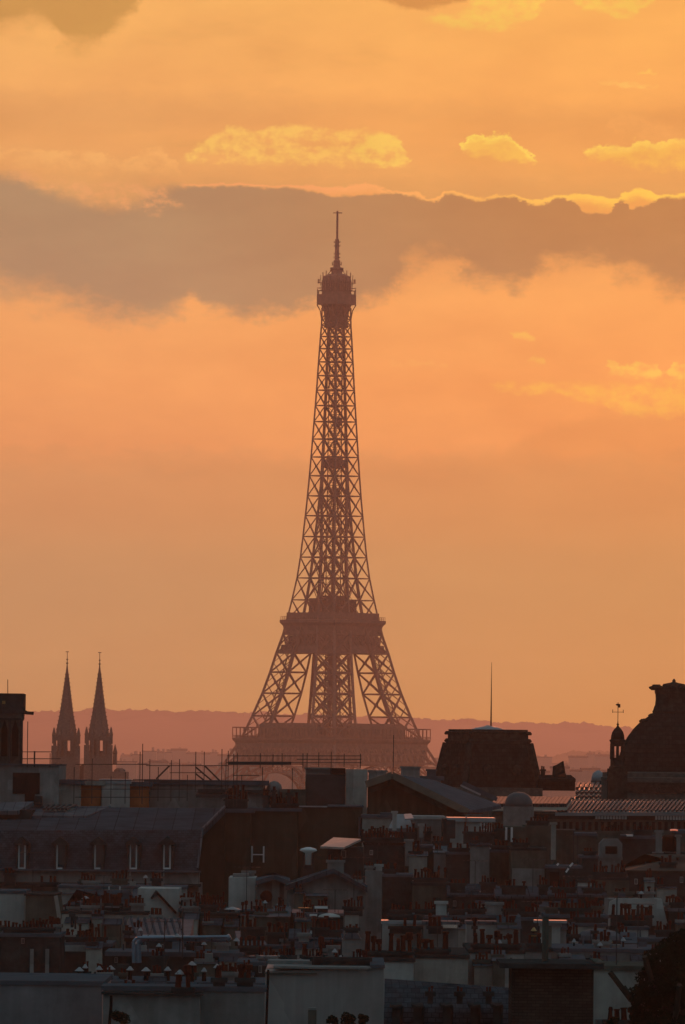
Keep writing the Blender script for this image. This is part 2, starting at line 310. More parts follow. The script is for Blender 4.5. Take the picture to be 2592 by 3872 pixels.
def tag(o, label=None, cat=None, group=None, kind=None):
    if label: o['label'] = label
    if cat: o['category'] = cat
    if group: o['group'] = group
    if kind: o['kind'] = kind
    return o
def empty(name, loc, rz=0.0, label=None, cat=None, group=None):
    o = bpy.data.objects.new(name, None); COL.objects.link(o); o.location = loc; o.rotation_euler = (0, 0, rz)
    return tag(o, label, cat, group)
def lerp(tab, z):
    if z <= tab[0][0]: return tab[0][1]
    for (a, b), (c, d) in zip(tab, tab[1:]):
        if z <= c: return b + (d - b) * (z - a) / (c - a)
    return tab[-1][1]

# ------------------------------------------------------------------ ground, hills, haze
g = MB().add([(-9000, -3000, 0), (9000, -3000, 0), (9000, 23000, 0), (-9000, 23000, 0)], [(0, 1, 2, 3)]).build('ground', GROUND)
tag(g, kind='structure')
def ridge(D, tab, seed, bump, name, x0=-900, x1=3500, step_=6, back=900, front=2500):
    rnd = random.Random(seed); mb = MB(); nx = int((x1 - x0) / step_) + 1; rows = [(-front, 0.0), (-front * .5, .55), (-200, .86), (-60, .95), (0, 1.0), (back, .9)]
    hs = []; b_s = []; w_ = 0.0
    for i in range(nx):
        x = x0 + i * step_; z = at(x, lerp(tab, x), D).z
        w_ = w_ * .55 + rnd.uniform(-.55, .55)
        b = (math.sin(x * .031 + seed) + math.sin(x * .083 + 2 * seed) * .6 + math.sin(x * .19 + seed) * .4) * .45 + w_
        hs.append((at(x, 2900, D).x, z + b * bump)); b_s.append(b * bump)
    vs = []
    for (dy_, k) in rows:
        for i, (xx, z) in enumerate(hs):
            vs.append((xx, D + dy_, z if k == 1.0 else (max(-.5, (z - b_s[i]) * k * (1 + .03 * math.sin(i * .13 + dy_))) if k > 0 else -.5)))
    fs = [(r * nx + i, r * nx + i + 1, (r + 1) * nx + i + 1, (r + 1) * nx + i) for r in range(len(rows) - 1) for i in range(nx - 1)]
    return tag(mb.add(vs, fs).build(name, HILLM), kind='structure')
ridge(18500, [(-900, 2700), (0, 2688), (120, 2692), (300, 2684), (500, 2683), (640, 2686), (900, 2692), (1250, 2704), (1560, 2716), (1780, 2722), (1960, 2733), (2150, 2731), (2280, 2742), (2420, 2758), (2592, 2768), (3500, 2790)], 3, 3.6, 'hills')
ridge(13000, [(-900, 2880), (300, 2870), (900, 2880), (1700, 2868), (2010, 2852), (2080, 2868), (2140, 2848), (2200, 2838), (2300, 2842), (2500, 2850), (3500, 2850)], 11, 2.6, 'hills', front=500, back=400)
hz = MB().box(-8500, 8500, -2800, 23050, -1, 335).build('haze', None if False else mat('tmp_haze', (.5, .5, .5)))
hm = bpy.data.materials.new('haze_air'); hm.use_nodes = True; t = hm.node_tree; t.nodes.clear()
pv = t.nodes.new('ShaderNodeVolumePrincipled'); mo = t.nodes.new('ShaderNodeOutputMaterial'); t.links.new(pv.outputs[0], mo.inputs['Volume'])
pv.inputs['Color'].default_value = (.95, .90, .93, 1); pv.inputs['Density'].default_value = 4.6e-5; pv.inputs['Anisotropy'].default_value = .7
hz.data.materials[0] = hm; tag(hz, kind='stuff'); MATS.pop('tmp_haze')
# ------------------------------------------------------------------ the lattice tower
TD = 4200.0; TS = ppm(TD)
tbase = at(1277, 800, TD)
tower = empty('lattice_tower', (tbase.x, TD, 0), math.radians(45 + 2), 'tall brown iron lattice tower standing against the sunset above the rooftops', 'tower')
def zt(y, x=1262): return at(x, y, TD).z
WT = [(0, 62.4), (20, 50.5), (40, 39.0), (54, 32.2), (61, 29.5), (69, 27.2), (82, 23.2), (99, 19.5), (108, 17.2), (121.6, 14.9), (134.8, 12.8), (148, 11.4), (174, 9.5), (187, 8.75), (200, 8.05), (227, 6.7), (253, 5.6), (261, 5.15), (280, 4.9)]
wT = [(0, 25), (40, 17.5), (57, 15.4), (69, 14.5), (82, 13.2), (99, 12), (108, 11.4), (121.6, 10.4), (134.8, 9.3), (148, 8.6), (187, 8.6), (200, 8.05), (227, 6.7), (280, 4.9)]
Wf = lambda z: lerp(WT, z)
wf = lambda z: min(lerp(wT, z), lerp(WT, z))
def leg_mesh(sx, sy, zs, cw, bw, faces='all', sub=True):
    mb = MB()
    def cor(z):
        a, b = Wf(z), Wf(z) - wf(z)
        return {'oo': Vector((sx * a, sy * a, z)), 'io': Vector((sx * b, sy * a, z)), 'oi': Vector((sx * a, sy * b, z)), 'ii': Vector((sx * b, sy * b, z))}
    for z0, z1 in zip(zs, zs[1:]):
        A, B = cor(z0), cor(z1)
        for k in A: mb.beam(A[k], B[k], cw * (1.0 if k != 'ii' else .8))
        fcs = [('oo', 'io'), ('oo', 'oi')] + ([('ii', 'io'), ('ii', 'oi')] if faces == 'all' else [])
        for n, (p, q) in enumerate(fcs):
            mb.beam(B[p], B[q], bw * 1.15, bw * 1.3)
            mb.beam(A[p], B[q], bw); mb.beam(A[q], B[p], bw)
            c = (A[p] + B[q] + A[q] + B[p]) / 4
            mb.cb(c.x, c.y, c.z - bw, bw * 2, bw * 2, bw * 2)
            if sub and n < 2:                               # secondary lattice
                M0, M1 = (A[p] + B[p]) / 2, (A[q] + B[q]) / 2; T = (B[p] + B[q]) / 2; U = (A[p] + A[q]) / 2
                for (e, f_) in ((M0, T), (M1, T), (M0, U), (M1, U)): mb.beam(e, f_, bw * .34)
        mb.beam(B['io'], B['oi'], bw * .6)
    return mb
ylow = [2471, 2544, 2624, 2710, 2790]
zlow = [0, 14, 28, 42] + sorted(zt(y) for y in ylow)
ztop2 = zt(2400)
for sx, sy in ((1, 1), (1, -1), (-1, 1), (-1, -1)):
    leg_mesh(sx, sy, zlow + [ztop2, zt(2345)], 1.25, .62).build('leg', IRON, tower)
# inclined lift rails and stairs inside the legs
for sx, sy in ((1, 1), (1, -1), (-1, 1), (-1, -1)):
    mb = MB()
    for z0, z1 in zip(zlow, zlow[1:] + []):
        for u, v in ((.35, .35), (.65, .35), (.35, .65)):
            p = [Vector((sx * (Wf(z) - wf(z) * u), sy * (Wf(z) - wf(z) * v), z)) for z in (z0, z1)]; mb.beam(p[0], p[1], .7)
        for j in range(3):
            za = z0 + (z1 - z0) * j / 3; zb = z0 + (z1 - z0) * (j + 1) / 3
            f_ = lambda z, u, v: Vector((sx * (Wf(z) - wf(z) * u), sy * (Wf(z) - wf(z) * v), z))
            mb.beam(f_(za, .35, .35), f_(zb, .65, .35), .35); mb.beam(f_(za, .65, .35), f_(zb, .35, .65), .35)
    mb.build('lift_track', IRON, tower)
# upper shaft
yup = [2345, 2270, 2187, 2108, 2030, 1951, 1876, 1800, 1729, 1661, 1595, 1534, 1476, 1421, 1369, 1319, 1273, 1232, 1207, 1165]
zup = sorted(zt(y, 1268) for y in yup)
for sx, sy in ((1, 1), (1, -1), (-1, 1), (-1, -1)):
    leg_mesh(sx, sy, zup, .8, .40, sub=False).build('upper_leg', IRON, tower)
for ax in (0, 1):                                           # girders and light bracing between the upper legs
    for sg in (1, -1):
        mb = MB()
        for z0, z1 in zip(zup, zup[1:]):
            def q(t_, z):
                g_ = max(0, Wf(z) - wf(z)); a = Wf(z)
                return Vector((t_ * g_, sg * a, z)) if ax == 0 else Vector((sg * a, t_ * g_, z))
            if Wf(z1) - wf(z1) > .4:
                mb.beam(q(-1, z1), q(1, z1), .55); mb.beam(q(-1, z0), q(1, z1), .3); mb.beam(q(1, z0), q(-1, z1), .3)
        mb.build('shaft_bracing', IRON, tower)
mb = MB()
for u, v in ((1, 1), (1, -1), (-1, 1), (-1, -1)):           # central lift columns
    mb.beam((2.6 * u, 2.6 * v, zt(2345)), (2.2 * u, 2.2 * v, zt(1165)), .5)
n = 44; z0, z1 = zt(2345), zt(1165)
for i in range(n):
    a = z0 + (z1 - z0) * i / n; b = z0 + (z1 - z0) * (i + 1) / n
    for u, v, u2, v2 in ((1, 1, 1, -1), (1, -1, -1, -1), (-1, -1, -1, 1), (-1, 1, 1, 1)):
        mb.beam((2.4 * u, 2.4 * v, b), (2.4 * u2, 2.4 * v2, b), .2); mb.beam((2.4 * u, 2.4 * v, a), (2.4 * u2, 2.4 * v2, b), .22)
mb.beam((0, 0, z0), (0, 0, z1), .8)
mb.build('lift_column', IRON, tower)
def ring(hw, z0_, z1_, hw2=None, mat_=IRON, name='gallery', holes=None):
    hw2 = hw2 or hw; return MB().lathe([(hw * 1.41421, z0_), (hw2 * 1.41421, z1_)], 4, rot=math.pi / 4).build(name, mat_, tower)
R2 = math.sqrt(2)
hpx = lambda px: px / TS / R2 / 2 * 1.0                     # silhouette width in px -> half side of a square seen corner on
# second platform
ring(hpx(340), zt(2440), zt(2405), hpx(330), name='belt_girder').scale = (1, 1, 1)
MB().lathe([(hpx(404) * R2, zt(2472)), (hpx(385) * R2, zt(2440))], 4, rot=math.pi / 4).build('belt_girder', IRON, tower)
MB().lathe([(hpx(366) * R2, zt(2402)), (hpx(368) * R2, zt(2385)), (hpx(378) * R2, zt(2368)), (hpx(402) * R2, zt(2356)), (hpx(402) * R2, zt(2346)), (hpx(350) * R2, zt(2344))], 4, rot=math.pi / 4).build('platform_cornice', IRON, tower)
mb = MB(); hw = hpx(396); z = zt(2346)
for k in range(4):
    c = [(hw, hw), (-hw, hw), (-hw, -hw), (hw, -hw)]; a, b = c[k], c[(k + 1) % 4]
    for j in range(28):
        t_ = j / 28; x = a[0] + (b[0] - a[0]) * t_; y = a[1] + (b[1] - a[1]) * t_; mb.beam((x, y, z), (x, y, z + 1.7), .12)
    mb.beam((*a, z + 1.7), (*b, z + 1.7), .14); mb.beam((*a, z + .9), (*b, z + .9), .1)
mb.build('railing', IRON, tower)
mb = MB().lathe([(hpx(350) * R2, zt(2345)), (hpx(350) * R2, zt(2318))], 4, rot=math.pi / 4)
mb.build('upper_gallery', IRON, tower)
mb = MB(); hw = hpx(250)
for cx, cy, w, d, h in ((0, 0, 16, 16, 3.6), (4, -4, 9, 8, 6.5), (-5, 4, 8, 8, 7.2), (0, 0, 10, 10, 8.6), (6, 6, 4, 4, 5.6), (-6, -6, 5, 4, 6.4)):
    mb.cb(cx, cy, zt(2318), w, d, h)
for i in range(10): mb.beam((random.uniform(-9, 9), random.uniform(-9, 9), zt(2300)), (random.uniform(-9, 9), random.uniform(-9, 9), zt(2240)), .2)
mb.build('pavilion', IRON, tower)
# X panels of the belt between the two girders
mb = MB()
for sg in (1, -1):
    for ax in (0, 1):
        N = 9; za, zb = zt(2440), zt(2402)
        for j in range(N):
            def q(t_, z): h = Wf(z) - .2; return (t_ * h, sg * h, z) if ax == 0 else (sg * h, t_ * h, z)
            t0, t1 = -1 + 2 * j / N, -1 + 2 * (j + 1) / N
            mb.beam(q(t0, za), q(t1, zb), .5); mb.beam(q(t1, za), q(t0, zb), .5); mb.beam(q(t1, za), q(t1, zb), .4)
mb.build('belt_lattice', IRON, tower)
MB().lathe([(hpx(236) * R2, zt(2466)), (hpx(250) * R2, zt(2400))], 4, rot=math.pi / 4).build('platform_underside', IRON, tower)
# first platform
z1p = zt(2800)
MB().lathe([(hpx(700) * R2, zt(2895)), (hpx(724) * R2, zt(2850)), (hpx(728) * R2, zt(2812)), (hpx(748) * R2, zt(2802)), (hpx(752) * R2, zt(2795)), (hpx(700) * R2, zt(2793))], 4, rot=math.pi / 4).build('platform_cornice', IRON, tower)
mb = MB(); hw = hpx(748); z = zt(2794)
c = [(hw, hw), (-hw, hw), (-hw, -hw), (hw, -hw)]
for k in range(4):
    a, b = c[k], c[(k + 1) % 4]
    for j in range(26):
        t_ = j / 26; x = a[0] + (b[0] - a[0]) * t_; y = a[1] + (b[1] - a[1]) * t_; mb.beam((x, y, z), (x, y, z + 5.2), .3)
    for j in range(160):
        t_ = j / 160; x = a[0] + (b[0] - a[0]) * t_; y = a[1] + (b[1] - a[1]) * t_; mb.beam((x, y, z), (x, y, z + 1.3), .08)
    mb.beam((*a, z + 5.2), (*b, z + 5.2), .55); mb.beam((*a, z + 1.3), (*b, z + 1.3), .15)
mb.build('covered_gallery', IRON, tower)
mb = MB()
for k in range(4):
    a, b = c[k], c[(k + 1) % 4]; f_ = .78
    p, q = Vector((a[0] * f_, a[1] * f_, z)), Vector((b[0] * f_, b[1] * f_, z)); d = (q - p)
    p2 = p + d * .14; q2 = p + d * .86
    mb.beam(p2 + Vector((0, 0, 3.3)), q2 + Vector((0, 0, 3.3)), 9, 6.6)
    mb.beam(p2 + Vector((0, 0, 7)), q2 + Vector((0, 0, 7)), 5, 1.2)
mb.build('pavilion', IRON, tower)
# decorative arches and girders below the first platform
mb = MB()
for sg in (1, -1):
    for ax in (0, 1):
        def q(t_, z, d=0): h = Wf(max(z, 0)) - .3; return Vector((t_, sg * h, z)) if ax == 0 else Vector((sg * h, t_, z))
        R = 37.0; zc = 2.0; pr = None
        for j in range(33):
            an = math.pi * j / 32; p = q(R * math.cos(an), zc + R * math.sin(an)); p2 = q((R + 4) * math.cos(an), zc + (R + 4) * math.sin(an))
            if pr: mb.beam(pr[0], p, .8); mb.beam(pr[1], p2, .8); mb.beam(pr[0], p2, .4); mb.beam(pr[1], p, .4)
            pr = (p, p2)
        N = 16
        for j in range(N):
            t0, t1 = -32 + 64 * j / N, -32 + 64 * (j + 1) / N
            mb.beam(q(t0, 44), q(t1, 53), .8); mb.beam(q(t1, 44), q(t0, 53), .8); mb.beam(q(t1, 44), q(t1, 53), .6)
        mb.beam(q(-34, 44), q(34, 44), 1.2); mb.beam(q(-32, 48.5), q(32, 48.5), .8)
mb.build('arch', IRON, tower)
for sx, sy in ((1, 1), (1, -1), (-1, 1), (-1, -1)): MB().cb(sx * 50, sy * 50, -.2, 30, 30, 4.2).build('footing', STONE, tower)
# middle landing, cabins
MB().lathe([(hpx(70) * R2, zt(1772)), (hpx(100) * R2, zt(1762)), (hpx(100) * R2, zt(1742)), (hpx(64) * R2, zt(1738)), (hpx(58) * R2, zt(1724))], 4, rot=math.pi / 4).build('landing', IRON, tower)
MB().cb(.9, -.9, zt(1610), 3.0, 3.0, 4.2).build('lift_cabin', IRON, tower)
MB().cb(.8, -.6, zt(1878), 2.6, 2.6, 4.0).build('lift_cabin', IRON, tower)
# top
mb = MB()
mb.lathe([(hpx(92) * R2, zt(1240)), (hpx(84) * R2, zt(1200)), (hpx(98) * R2, zt(1165)), (hpx(120) * R2, zt(1152))], 4, rot=math.pi / 4)
mb.build('top_underside', IRON, tower)
mb = MB()
for k in range(4):
    for j in range(5):
        t_ = -1 + 2 * j / 4; h0, h1, h2 = hpx(112), hpx(122), hpx(148)
        u = [(t_, 1), (1, t_), (t_, -1), (-1, t_)][k]
        mb.beam((u[0] * h0, u[1] * h0, zt(1207)), (u[0] * h1, u[1] * h1, zt(1175)), .5); mb.beam((u[0] * h1, u[1] * h1, zt(1175)), (u[0] * h2, u[1] * h2, zt(1152)), .5)
mb.build('bracket', IRON, tower)
MB().lathe([(hpx(146) * R2, zt(1153)), (hpx(149) * R2, zt(1150)), (hpx(149) * R2, zt(1114)), (hpx(149) * R2, zt(1113))], 4, rot=math.pi / 4).build('top_platform', IRON, tower)
MB().lathe([(hpx(112) * R2, zt(1114)), (hpx(112) * R2, zt(1062)), (hpx(96) * R2, zt(1044)), (hpx(70) * R2, zt(1038)), (hpx(66) * R2, zt(1036))], 4, rot=math.pi / 4).build('top_cabin', IRON, tower)
MB().lathe([(hpx(60), zt(1040)), (hpx(56), zt(1022)), (hpx(60) * 1.2, zt(1018)), (hpx(60) * 1.2, zt(1012)), (hpx(36), zt(1010))], 8).build('beacon_lantern', IRON, tower)
mb = MB()
for sg in (-1, 1):
    mb.beam((sg * 1.2, -sg * 1.2, zt(1038)), (sg * 2.2, -sg * 2.2, zt(1020)), .3); mb.beam((sg * 3, -sg * 3, zt(1036)), (sg * 1.6, -sg * 1.6, zt(1018)), .3)
    mb.beam((sg * 2.4, -sg * 2.4, zt(1024)), (-sg * 2.4, sg * 2.4, zt(1024)), .9)
mb.build('beacon_brace', IRON, tower)
dia = Vector((1, -1, 0)).normalized()                        # the direction that is seen sideways is the square's diagonal
def side(px, y): return dia * (px / TS) + Vector((0, 0, zt(y, 1273)))
mb = MB()
for px, y0, y1 in ((-52, 1062, 1030), (52, 1062, 1030), (-70, 1072, 1056), (70, 1072, 1056), (-66, 1072, 1056), (66, 1072, 1056), (-72, 1118, 1094), (72, 1118, 1094), (-68, 1118, 1098), (68, 1118, 1098), (-40, 1040, 1024), (38, 1042, 1022)):
    mb.beam(side(px, y0), side(px, y1), .32)
for px0, px1, y in ((-72, -50, 1070), (50, 72, 1070), (-72, -50, 1100), (50, 72, 1100), (-52, -36, 1046), (36, 52, 1046), (-74, -50, 1090), (50, 74, 1090)):
    mb.beam(side(px0, y), side(px1, y), .4)
for k in range(4):
    for j in range(8):
        t_ = -1 + 2 * j / 7; h = hpx(116); u = [(t_, 1), (1, t_), (t_, -1), (-1, t_)][k]
        mb.beam((u[0] * h, u[1] * h, zt(1100)), (u[0] * h * 1.05, u[1] * h * 1.05, zt(1040 + (j % 3) * 12)), .26)
    h = hpx(125); cc = [(h, h), (-h, h), (-h, -h), (h, -h)]
    for yy in (1098, 1075): mb.beam((*cc[k], zt(yy)), (*cc[(k + 1) % 4], zt(yy)), .25)
mb.build('dish_antenna', IRON, tower)
MB().lathe([(hpx(38), zt(1014)), (hpx(36), zt(985)), (hpx(24), zt(982)), (hpx(21), zt(905)), (hpx(12), zt(903)), (hpx(11), zt(797))], 8).build('mast', IRON, tower)
mb = MB()
for y in (916, 930, 960, 974): mb.beam(side(-11, y), side(11, y), .3); mb.beam(side(-11, y + 3), side(-11, y - 4), .25); mb.beam(side(11, y + 3), side(11, y - 4), .25)
mb.beam(side(-14, 805), side(16, 805), .4); mb.beam(side(-14, 808), side(-14, 802), .2); mb.beam(side(16, 808), side(16, 802), .2)
for sg in (-1, 1): mb.beam(side(sg * 17, 1004), side(sg * 17, 990), .3); mb.beam(side(sg * 10, 1000), side(sg * 18, 1000), .3); mb.beam(side(sg * 9, 1012), side(sg * 9, 986), .5)
mb.build('mast_antenna', IRON, tower)
# ------------------------------------------------------------------ pieces of the city
def pot_mesh(r, h, kind):
    mb = MB()
    if kind == 0: mb.lathe([(r * .95, 0), (r * .8, h * .85), (r * 1.05, h * .87), (r * 1.05, h)], 8)
    elif kind == 1: mb.lathe([(r, 0), (r * .9, h * .1), (r * .75, h * .7), (r * .9, h * .72), (r * .9, h * .8), (r * .6, h)], 8)
    else: mb.lathe([(r * .7, 0), (r * .7, h * .55), (r * 1.3, h * .6), (r * 1.3, h * .95), (r * .5, h)], 8)
    return mb.mesh('chimney_pot', POT)
POTS = [pot_mesh(1, 1, k) for k in range(3)]
def pots(parent, x0, x1, yc, z, n, r, h, rnd, jitter=.38, gap=0.12):
    for i in range(n):
        if rnd.random() < gap and n > 3: continue
        o = bpy.data.objects.new('chimney_pot', POTS[rnd.choice((0, 0, 1, 2))]); COL.objects.link(o); o.parent = parent
        x = x0 + (x1 - x0) * (i + .5) / n
        o.location = (x + rnd.uniform(-.1, .1) * (x1 - x0) / n, yc, z)
        hh = h * (1 + rnd.uniform(-jitter, jitter)); o.scale = (r * rnd.uniform(.8, 1.15),) * 2 + (hh,); o.rotation_euler = (0, rnd.gauss(0, .035), 0)
class Bld:
    """a building whose measures are given in pixels of the photograph at distance D"""
    def __init__(s, name, label, cat, xa, xb, y, D, dep=12, group=None, yaw=0.0):
        s.D, s.raw, s.dep = near(D), D, dep; xm = (xa + xb) / 2; p = at(xm, y, D); s.k = 1 / ppm(D)
        s.xm, s.w, s.z = xm, (xb - xa) * s.k, p.z; s.x0, s.x1 = -s.w / 2, s.w / 2; s.ox = p.x
        s.o = empty(name, (p.x, s.D, 0), yaw, label, cat, group); s.rnd = random.Random(int(xa * 7 + y * 13))
    def X(s, px): return (px - s.xm) * s.k
    def Z(s, py, px=None): return at(s.xm if px is None else px, py, s.raw).z
    def wall(s, m_, cope=None, over=.25, ch=.3, x0=None, x1=None, z=None, y0=0, y1=None, name='wall'):
        x0 = s.x0 if x0 is None else x0; x1 = s.x1 if x1 is None else x1; z = s.z if z is None else z; y1 = s.dep if y1 is None else y1
        w = MB().box(x0, x1, y0, y1, 0, z - (ch if cope else 0)).build(name, m_, s.o)
        if cope: MB().box(x0 - over, x1 + over, y0 - over, y1 + over, z - ch, z).build('coping', cope, s.o)
        return w
    def poly(s, pts, m_, y0=0.0, y1=.6, name='wall'):       # pts: pixels, clockwise from the bottom left in the picture; a slab facing us
        P_ = [(s.X(x), max(0, s.Z(y, x))) for x, y in pts]
        return MB().prism(P_[::-1] if False else P_, y0, y1).build(name, m_, s.o)
    def roof(s, m_, kind, rise, over=.3, x0=None, x1=None, z=None, y0=0, y1=None, inset=0):
        x0 = (s.x0 if x0 is None else x0) - over; x1 = (s.x1 if x1 is None else x1) + over; z = s.z if z is None else z; y1 = (s.dep if y1 is None else y1)
        y0 -= over; ym = (y0 + y1) / 2; h = rise * s.k if rise > 0 else 0; mb = MB(); e = .12
        if kind == 'ridge':
            mb.add([(x0, y0, z), (x1, y0, z), (x1, y1, z), (x0, y1, z), (x0 + inset, ym, z + h), (x1 - inset, ym, z + h), (x0, y0, z + e), (x1, y0, z + e), (x1, y1, z + e), (x0, y1, z + e)],
                   [(0, 3, 2, 1), (0, 1, 7, 6), (1, 2, 8, 7), (2, 3, 9, 8), (3, 0, 6, 9), (6, 7, 5, 4), (8, 9, 4, 5), (7, 8, 5), (9, 6, 4)])
        elif kind == 'gable':                               # gable end towards us
            xm = (x0 + x1) / 2
            mb.add([(x0, y0, z), (x1, y0, z), (x1, y1, z), (x0, y1, z), (xm, y0, z + h), (xm, y1, z + h)], [(0, 3, 2, 1), (0, 1, 4), (2, 3, 5), (1, 2, 5, 4), (3, 0, 4, 5)])
        elif kind == 'shed':
            mb.add([(x0, y0, z), (x1, y0, z), (x1, y1, z), (x0, y1, z), (x0, y0, z + e), (x1, y0, z + e), (x0, y1, z + h), (x1, y1, z + h)], [(0, 3, 2, 1), (0, 1, 5, 4), (4, 5, 7, 6), (1, 2, 7, 5), (3, 0, 4, 6), (2, 3, 6, 7)])
        elif kind == 'mansard':
            b = h * .35
            mb.add([(x0, y0, z), (x1, y0, z), (x1, y1, z), (x0, y1, z), (x0, y0 + b, z + h * .78), (x1, y0 + b, z + h * .78), (x1, y1 - b, z + h * .78), (x0, y1 - b, z + h * .78), (x0, ym, z + h), (x1, ym, z + h)],
                   [(0, 3, 2, 1), (0, 1, 5, 4), (4, 5, 9, 8), (2, 3, 7, 6), (6, 7, 8, 9), (1, 2, 6, 9, 5), (3, 0, 4, 8, 7)])
        elif kind == 'flat':
            mb.box(x0, x1, y0, y1, z, z + max(h, .25))
        return mb.build('roof', m_, s.o)
    def stack(s, xa, xb, ytop, ybot, m_, n=0, ph=30, dy=0.0, dep=.7, pr=None, cap=True, gap=.12):
        x0, x1 = s.X(xa), s.X(xb); zt_, zb = s.Z(ytop, (xa + xb) / 2), s.Z(ybot, (xa + xb) / 2)
        w = MB().box(x0, x1, dy, dy + dep, zb, zt_)
        if cap: w.box(x0 - .08, x1 + .08, dy - .08, dy + dep + .08, zt_, zt_ + .14)
        st = w.build('chimney_stack', m_, s.o)
        if n: pots(st, x0, x1, dy + dep / 2, zt_ + (.14 if cap else 0), n, (pr or min(6.5, (xb - xa) / n * .42)) * s.k, ph * s.k, s.rnd, gap=gap)
        return st
    def part(s, name, m_, xa, xb, ya, yb, y0=-.3, y1=.3, parent=None):   # a box from pixel rectangle
        zc = lambda y: s.Z(y, (xa + xb) / 2)
        return MB().box(s.X(xa), s.X(xb), y0, y1, zc(yb), zc(ya)).build(name, m_, parent or s.o)
    def window(s, xa, xb, ya, yb, y=0.0, frame=WHITE, bars=1, fw=3.0, sill=True):
        x0, x1, z0, z1 = s.X(xa), s.X(xb), s.Z(yb, xa), s.Z(ya, xa); t_ = fw * s.k; mb = MB()
        mb.box(x0, x0 + t_, y - .08, y + .02, z0, z1).box(x1 - t_, x1, y - .08, y + .02, z0, z1).box(x0 + t_, x1 - t_, y - .078, y + .02, z1 - t_, z1)
        if sill: mb.box(x0 + t_, x1 - t_, y - .12, y + .02, z0, z0 + t_)
        for i in range(bars):
            xm = x0 + (x1 - x0) * (i + 1) / (bars + 1); mb.box(xm - t_ * .4, xm + t_ * .4, y - .07, y + .02, z0 + t_, z1 - t_)
        f = mb.build('window', frame, s.o)
        MB().box(x0 + t_, x1 - t_, y - .03, y + .01, z0 + t_, z1 - t_).build('pane', GLASS, f); return f
    def dormer(s, xc, w, ytop, ywin, ybot, y, jamb=WHITE, lit=2):
        mb = MB(); x0, x1 = s.X(xc - w / 2), s.X(xc + w / 2); z0, zw, z1 = s.Z(ybot, xc), s.Z(ywin, xc), s.Z(ytop, xc); xm = s.X(xc); o = (x1 - x0) * .22
        for xa_ in (x0, x1 - .12): mb.add([(xa_, y, z0), (xa_ + .12, y, z0), (xa_ + .12 + .45 * (x1 - x0), y + 2.2, z0), (xa_ + .45 * (x1 - x0), y + 2.2, z0), (xa_, y, zw), (xa_ + .12, y, zw), (xa_ + .12 + .45 * (x1 - x0), y + 2.2, zw), (xa_ + .45 * (x1 - x0), y + 2.2, zw)], [(0, 3, 2, 1), (4, 5, 6, 7), (0, 1, 5, 4), (1, 2, 6, 5), (2, 3, 7, 6), (3, 0, 4, 7)])  # cheeks skewed sideways, their dark colour stands for the shaded side
        mb.prism([(x0 - o, zw), (x1 + o, zw), (x1 + o, zw + .1), (xm, z1), (x0 - o, zw + .1)], y - .25, y + 2.6)
        d = mb.build('dormer', SOOT, s.o); t_ = 5.5 * s.k
        f = MB().box(x0 + .12, x0 + .12 + t_, y + .1, y + .25, z0, zw)
        if lit > 1: f.box(x1 - .12 - t_, x1 - .12, y + .1, y + .25, z0, zw)
        f.box(x0 + .12 + t_, x1 - .12 - t_, y + .102, y + .25, z0, z0 + .1)
        f.build('window_frame', jamb, d); MB().box(x0 + .13, x1 - .13, y + .3, y + .34, z0, zw).build('pane', GLASS, d)
    def cowl(s, xc, ytop, ybot, w=18, y=0.0, capw=34, m_=ZINCB):          # mushroom cowl on a pipe
        k = s.k; zb, zt_ = s.Z(ybot, xc), s.Z(ytop, xc)
        p = MB().lathe([(w * k / 2, zb), (w * k / 2 * .8, zt_ - .12)], 8, c=(s.X(xc), y)).build('vent_pipe', SOOTM, s.o)
        MB().lathe([(w * k * .4, zt_ - .1), (capw * k / 2, zt_ - .08), (capw * k / 2 * .6, zt_ - .02), (.03, zt_ + .06)], 10, c=(s.X(xc), y)).build('cowl', m_, p)
    def pipe(s, pts, r, m_=SOOTM, y=-.2, name='pipe'):
        MB().tube([(s.X(a), y, s.Z(b, a)) for a, b in pts], r, 6).build(name, m_, s.o)
def solid(b, pts, m_, name='roof', thick=None, parent=None):
    """free roof surface: pts = (x, y, D) pixels and distance; thickened downwards"""
    o = b.o; P_ = [at(x, y, D) - Vector((b.ox, b.D, 0)) for x, y, D in pts]; n = len(P_)
    t_ = thick or .25
    vs = P_ + [Vector((p.x, p.y, (p.z - t_) if thick != -1 else 0)) for p in P_]
    return MB().add(vs, [tuple(range(n)), tuple(reversed(range(n, 2 * n)))] + [(i + n, (i + 1) % n + n, (i + 1) % n, i) for i in range(n)]).build(name, m_, parent or o)

# ------------------------------------------------------------------ far city in the haze
rnd = random.Random(5)
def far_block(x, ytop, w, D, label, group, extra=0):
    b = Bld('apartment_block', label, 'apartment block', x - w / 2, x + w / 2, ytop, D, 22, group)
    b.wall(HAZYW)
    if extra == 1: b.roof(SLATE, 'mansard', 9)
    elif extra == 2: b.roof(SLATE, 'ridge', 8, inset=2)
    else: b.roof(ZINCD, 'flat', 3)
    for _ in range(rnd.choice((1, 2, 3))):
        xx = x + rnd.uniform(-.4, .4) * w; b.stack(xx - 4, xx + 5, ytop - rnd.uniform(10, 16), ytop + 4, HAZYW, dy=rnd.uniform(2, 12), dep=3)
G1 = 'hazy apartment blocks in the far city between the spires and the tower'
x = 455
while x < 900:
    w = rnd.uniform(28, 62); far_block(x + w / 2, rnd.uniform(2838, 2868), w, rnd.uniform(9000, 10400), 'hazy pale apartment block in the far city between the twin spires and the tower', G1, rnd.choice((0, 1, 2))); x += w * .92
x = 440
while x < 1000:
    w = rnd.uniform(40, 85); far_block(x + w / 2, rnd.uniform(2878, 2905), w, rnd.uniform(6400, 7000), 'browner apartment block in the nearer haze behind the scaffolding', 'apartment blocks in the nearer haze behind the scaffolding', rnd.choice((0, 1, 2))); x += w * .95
x = 980
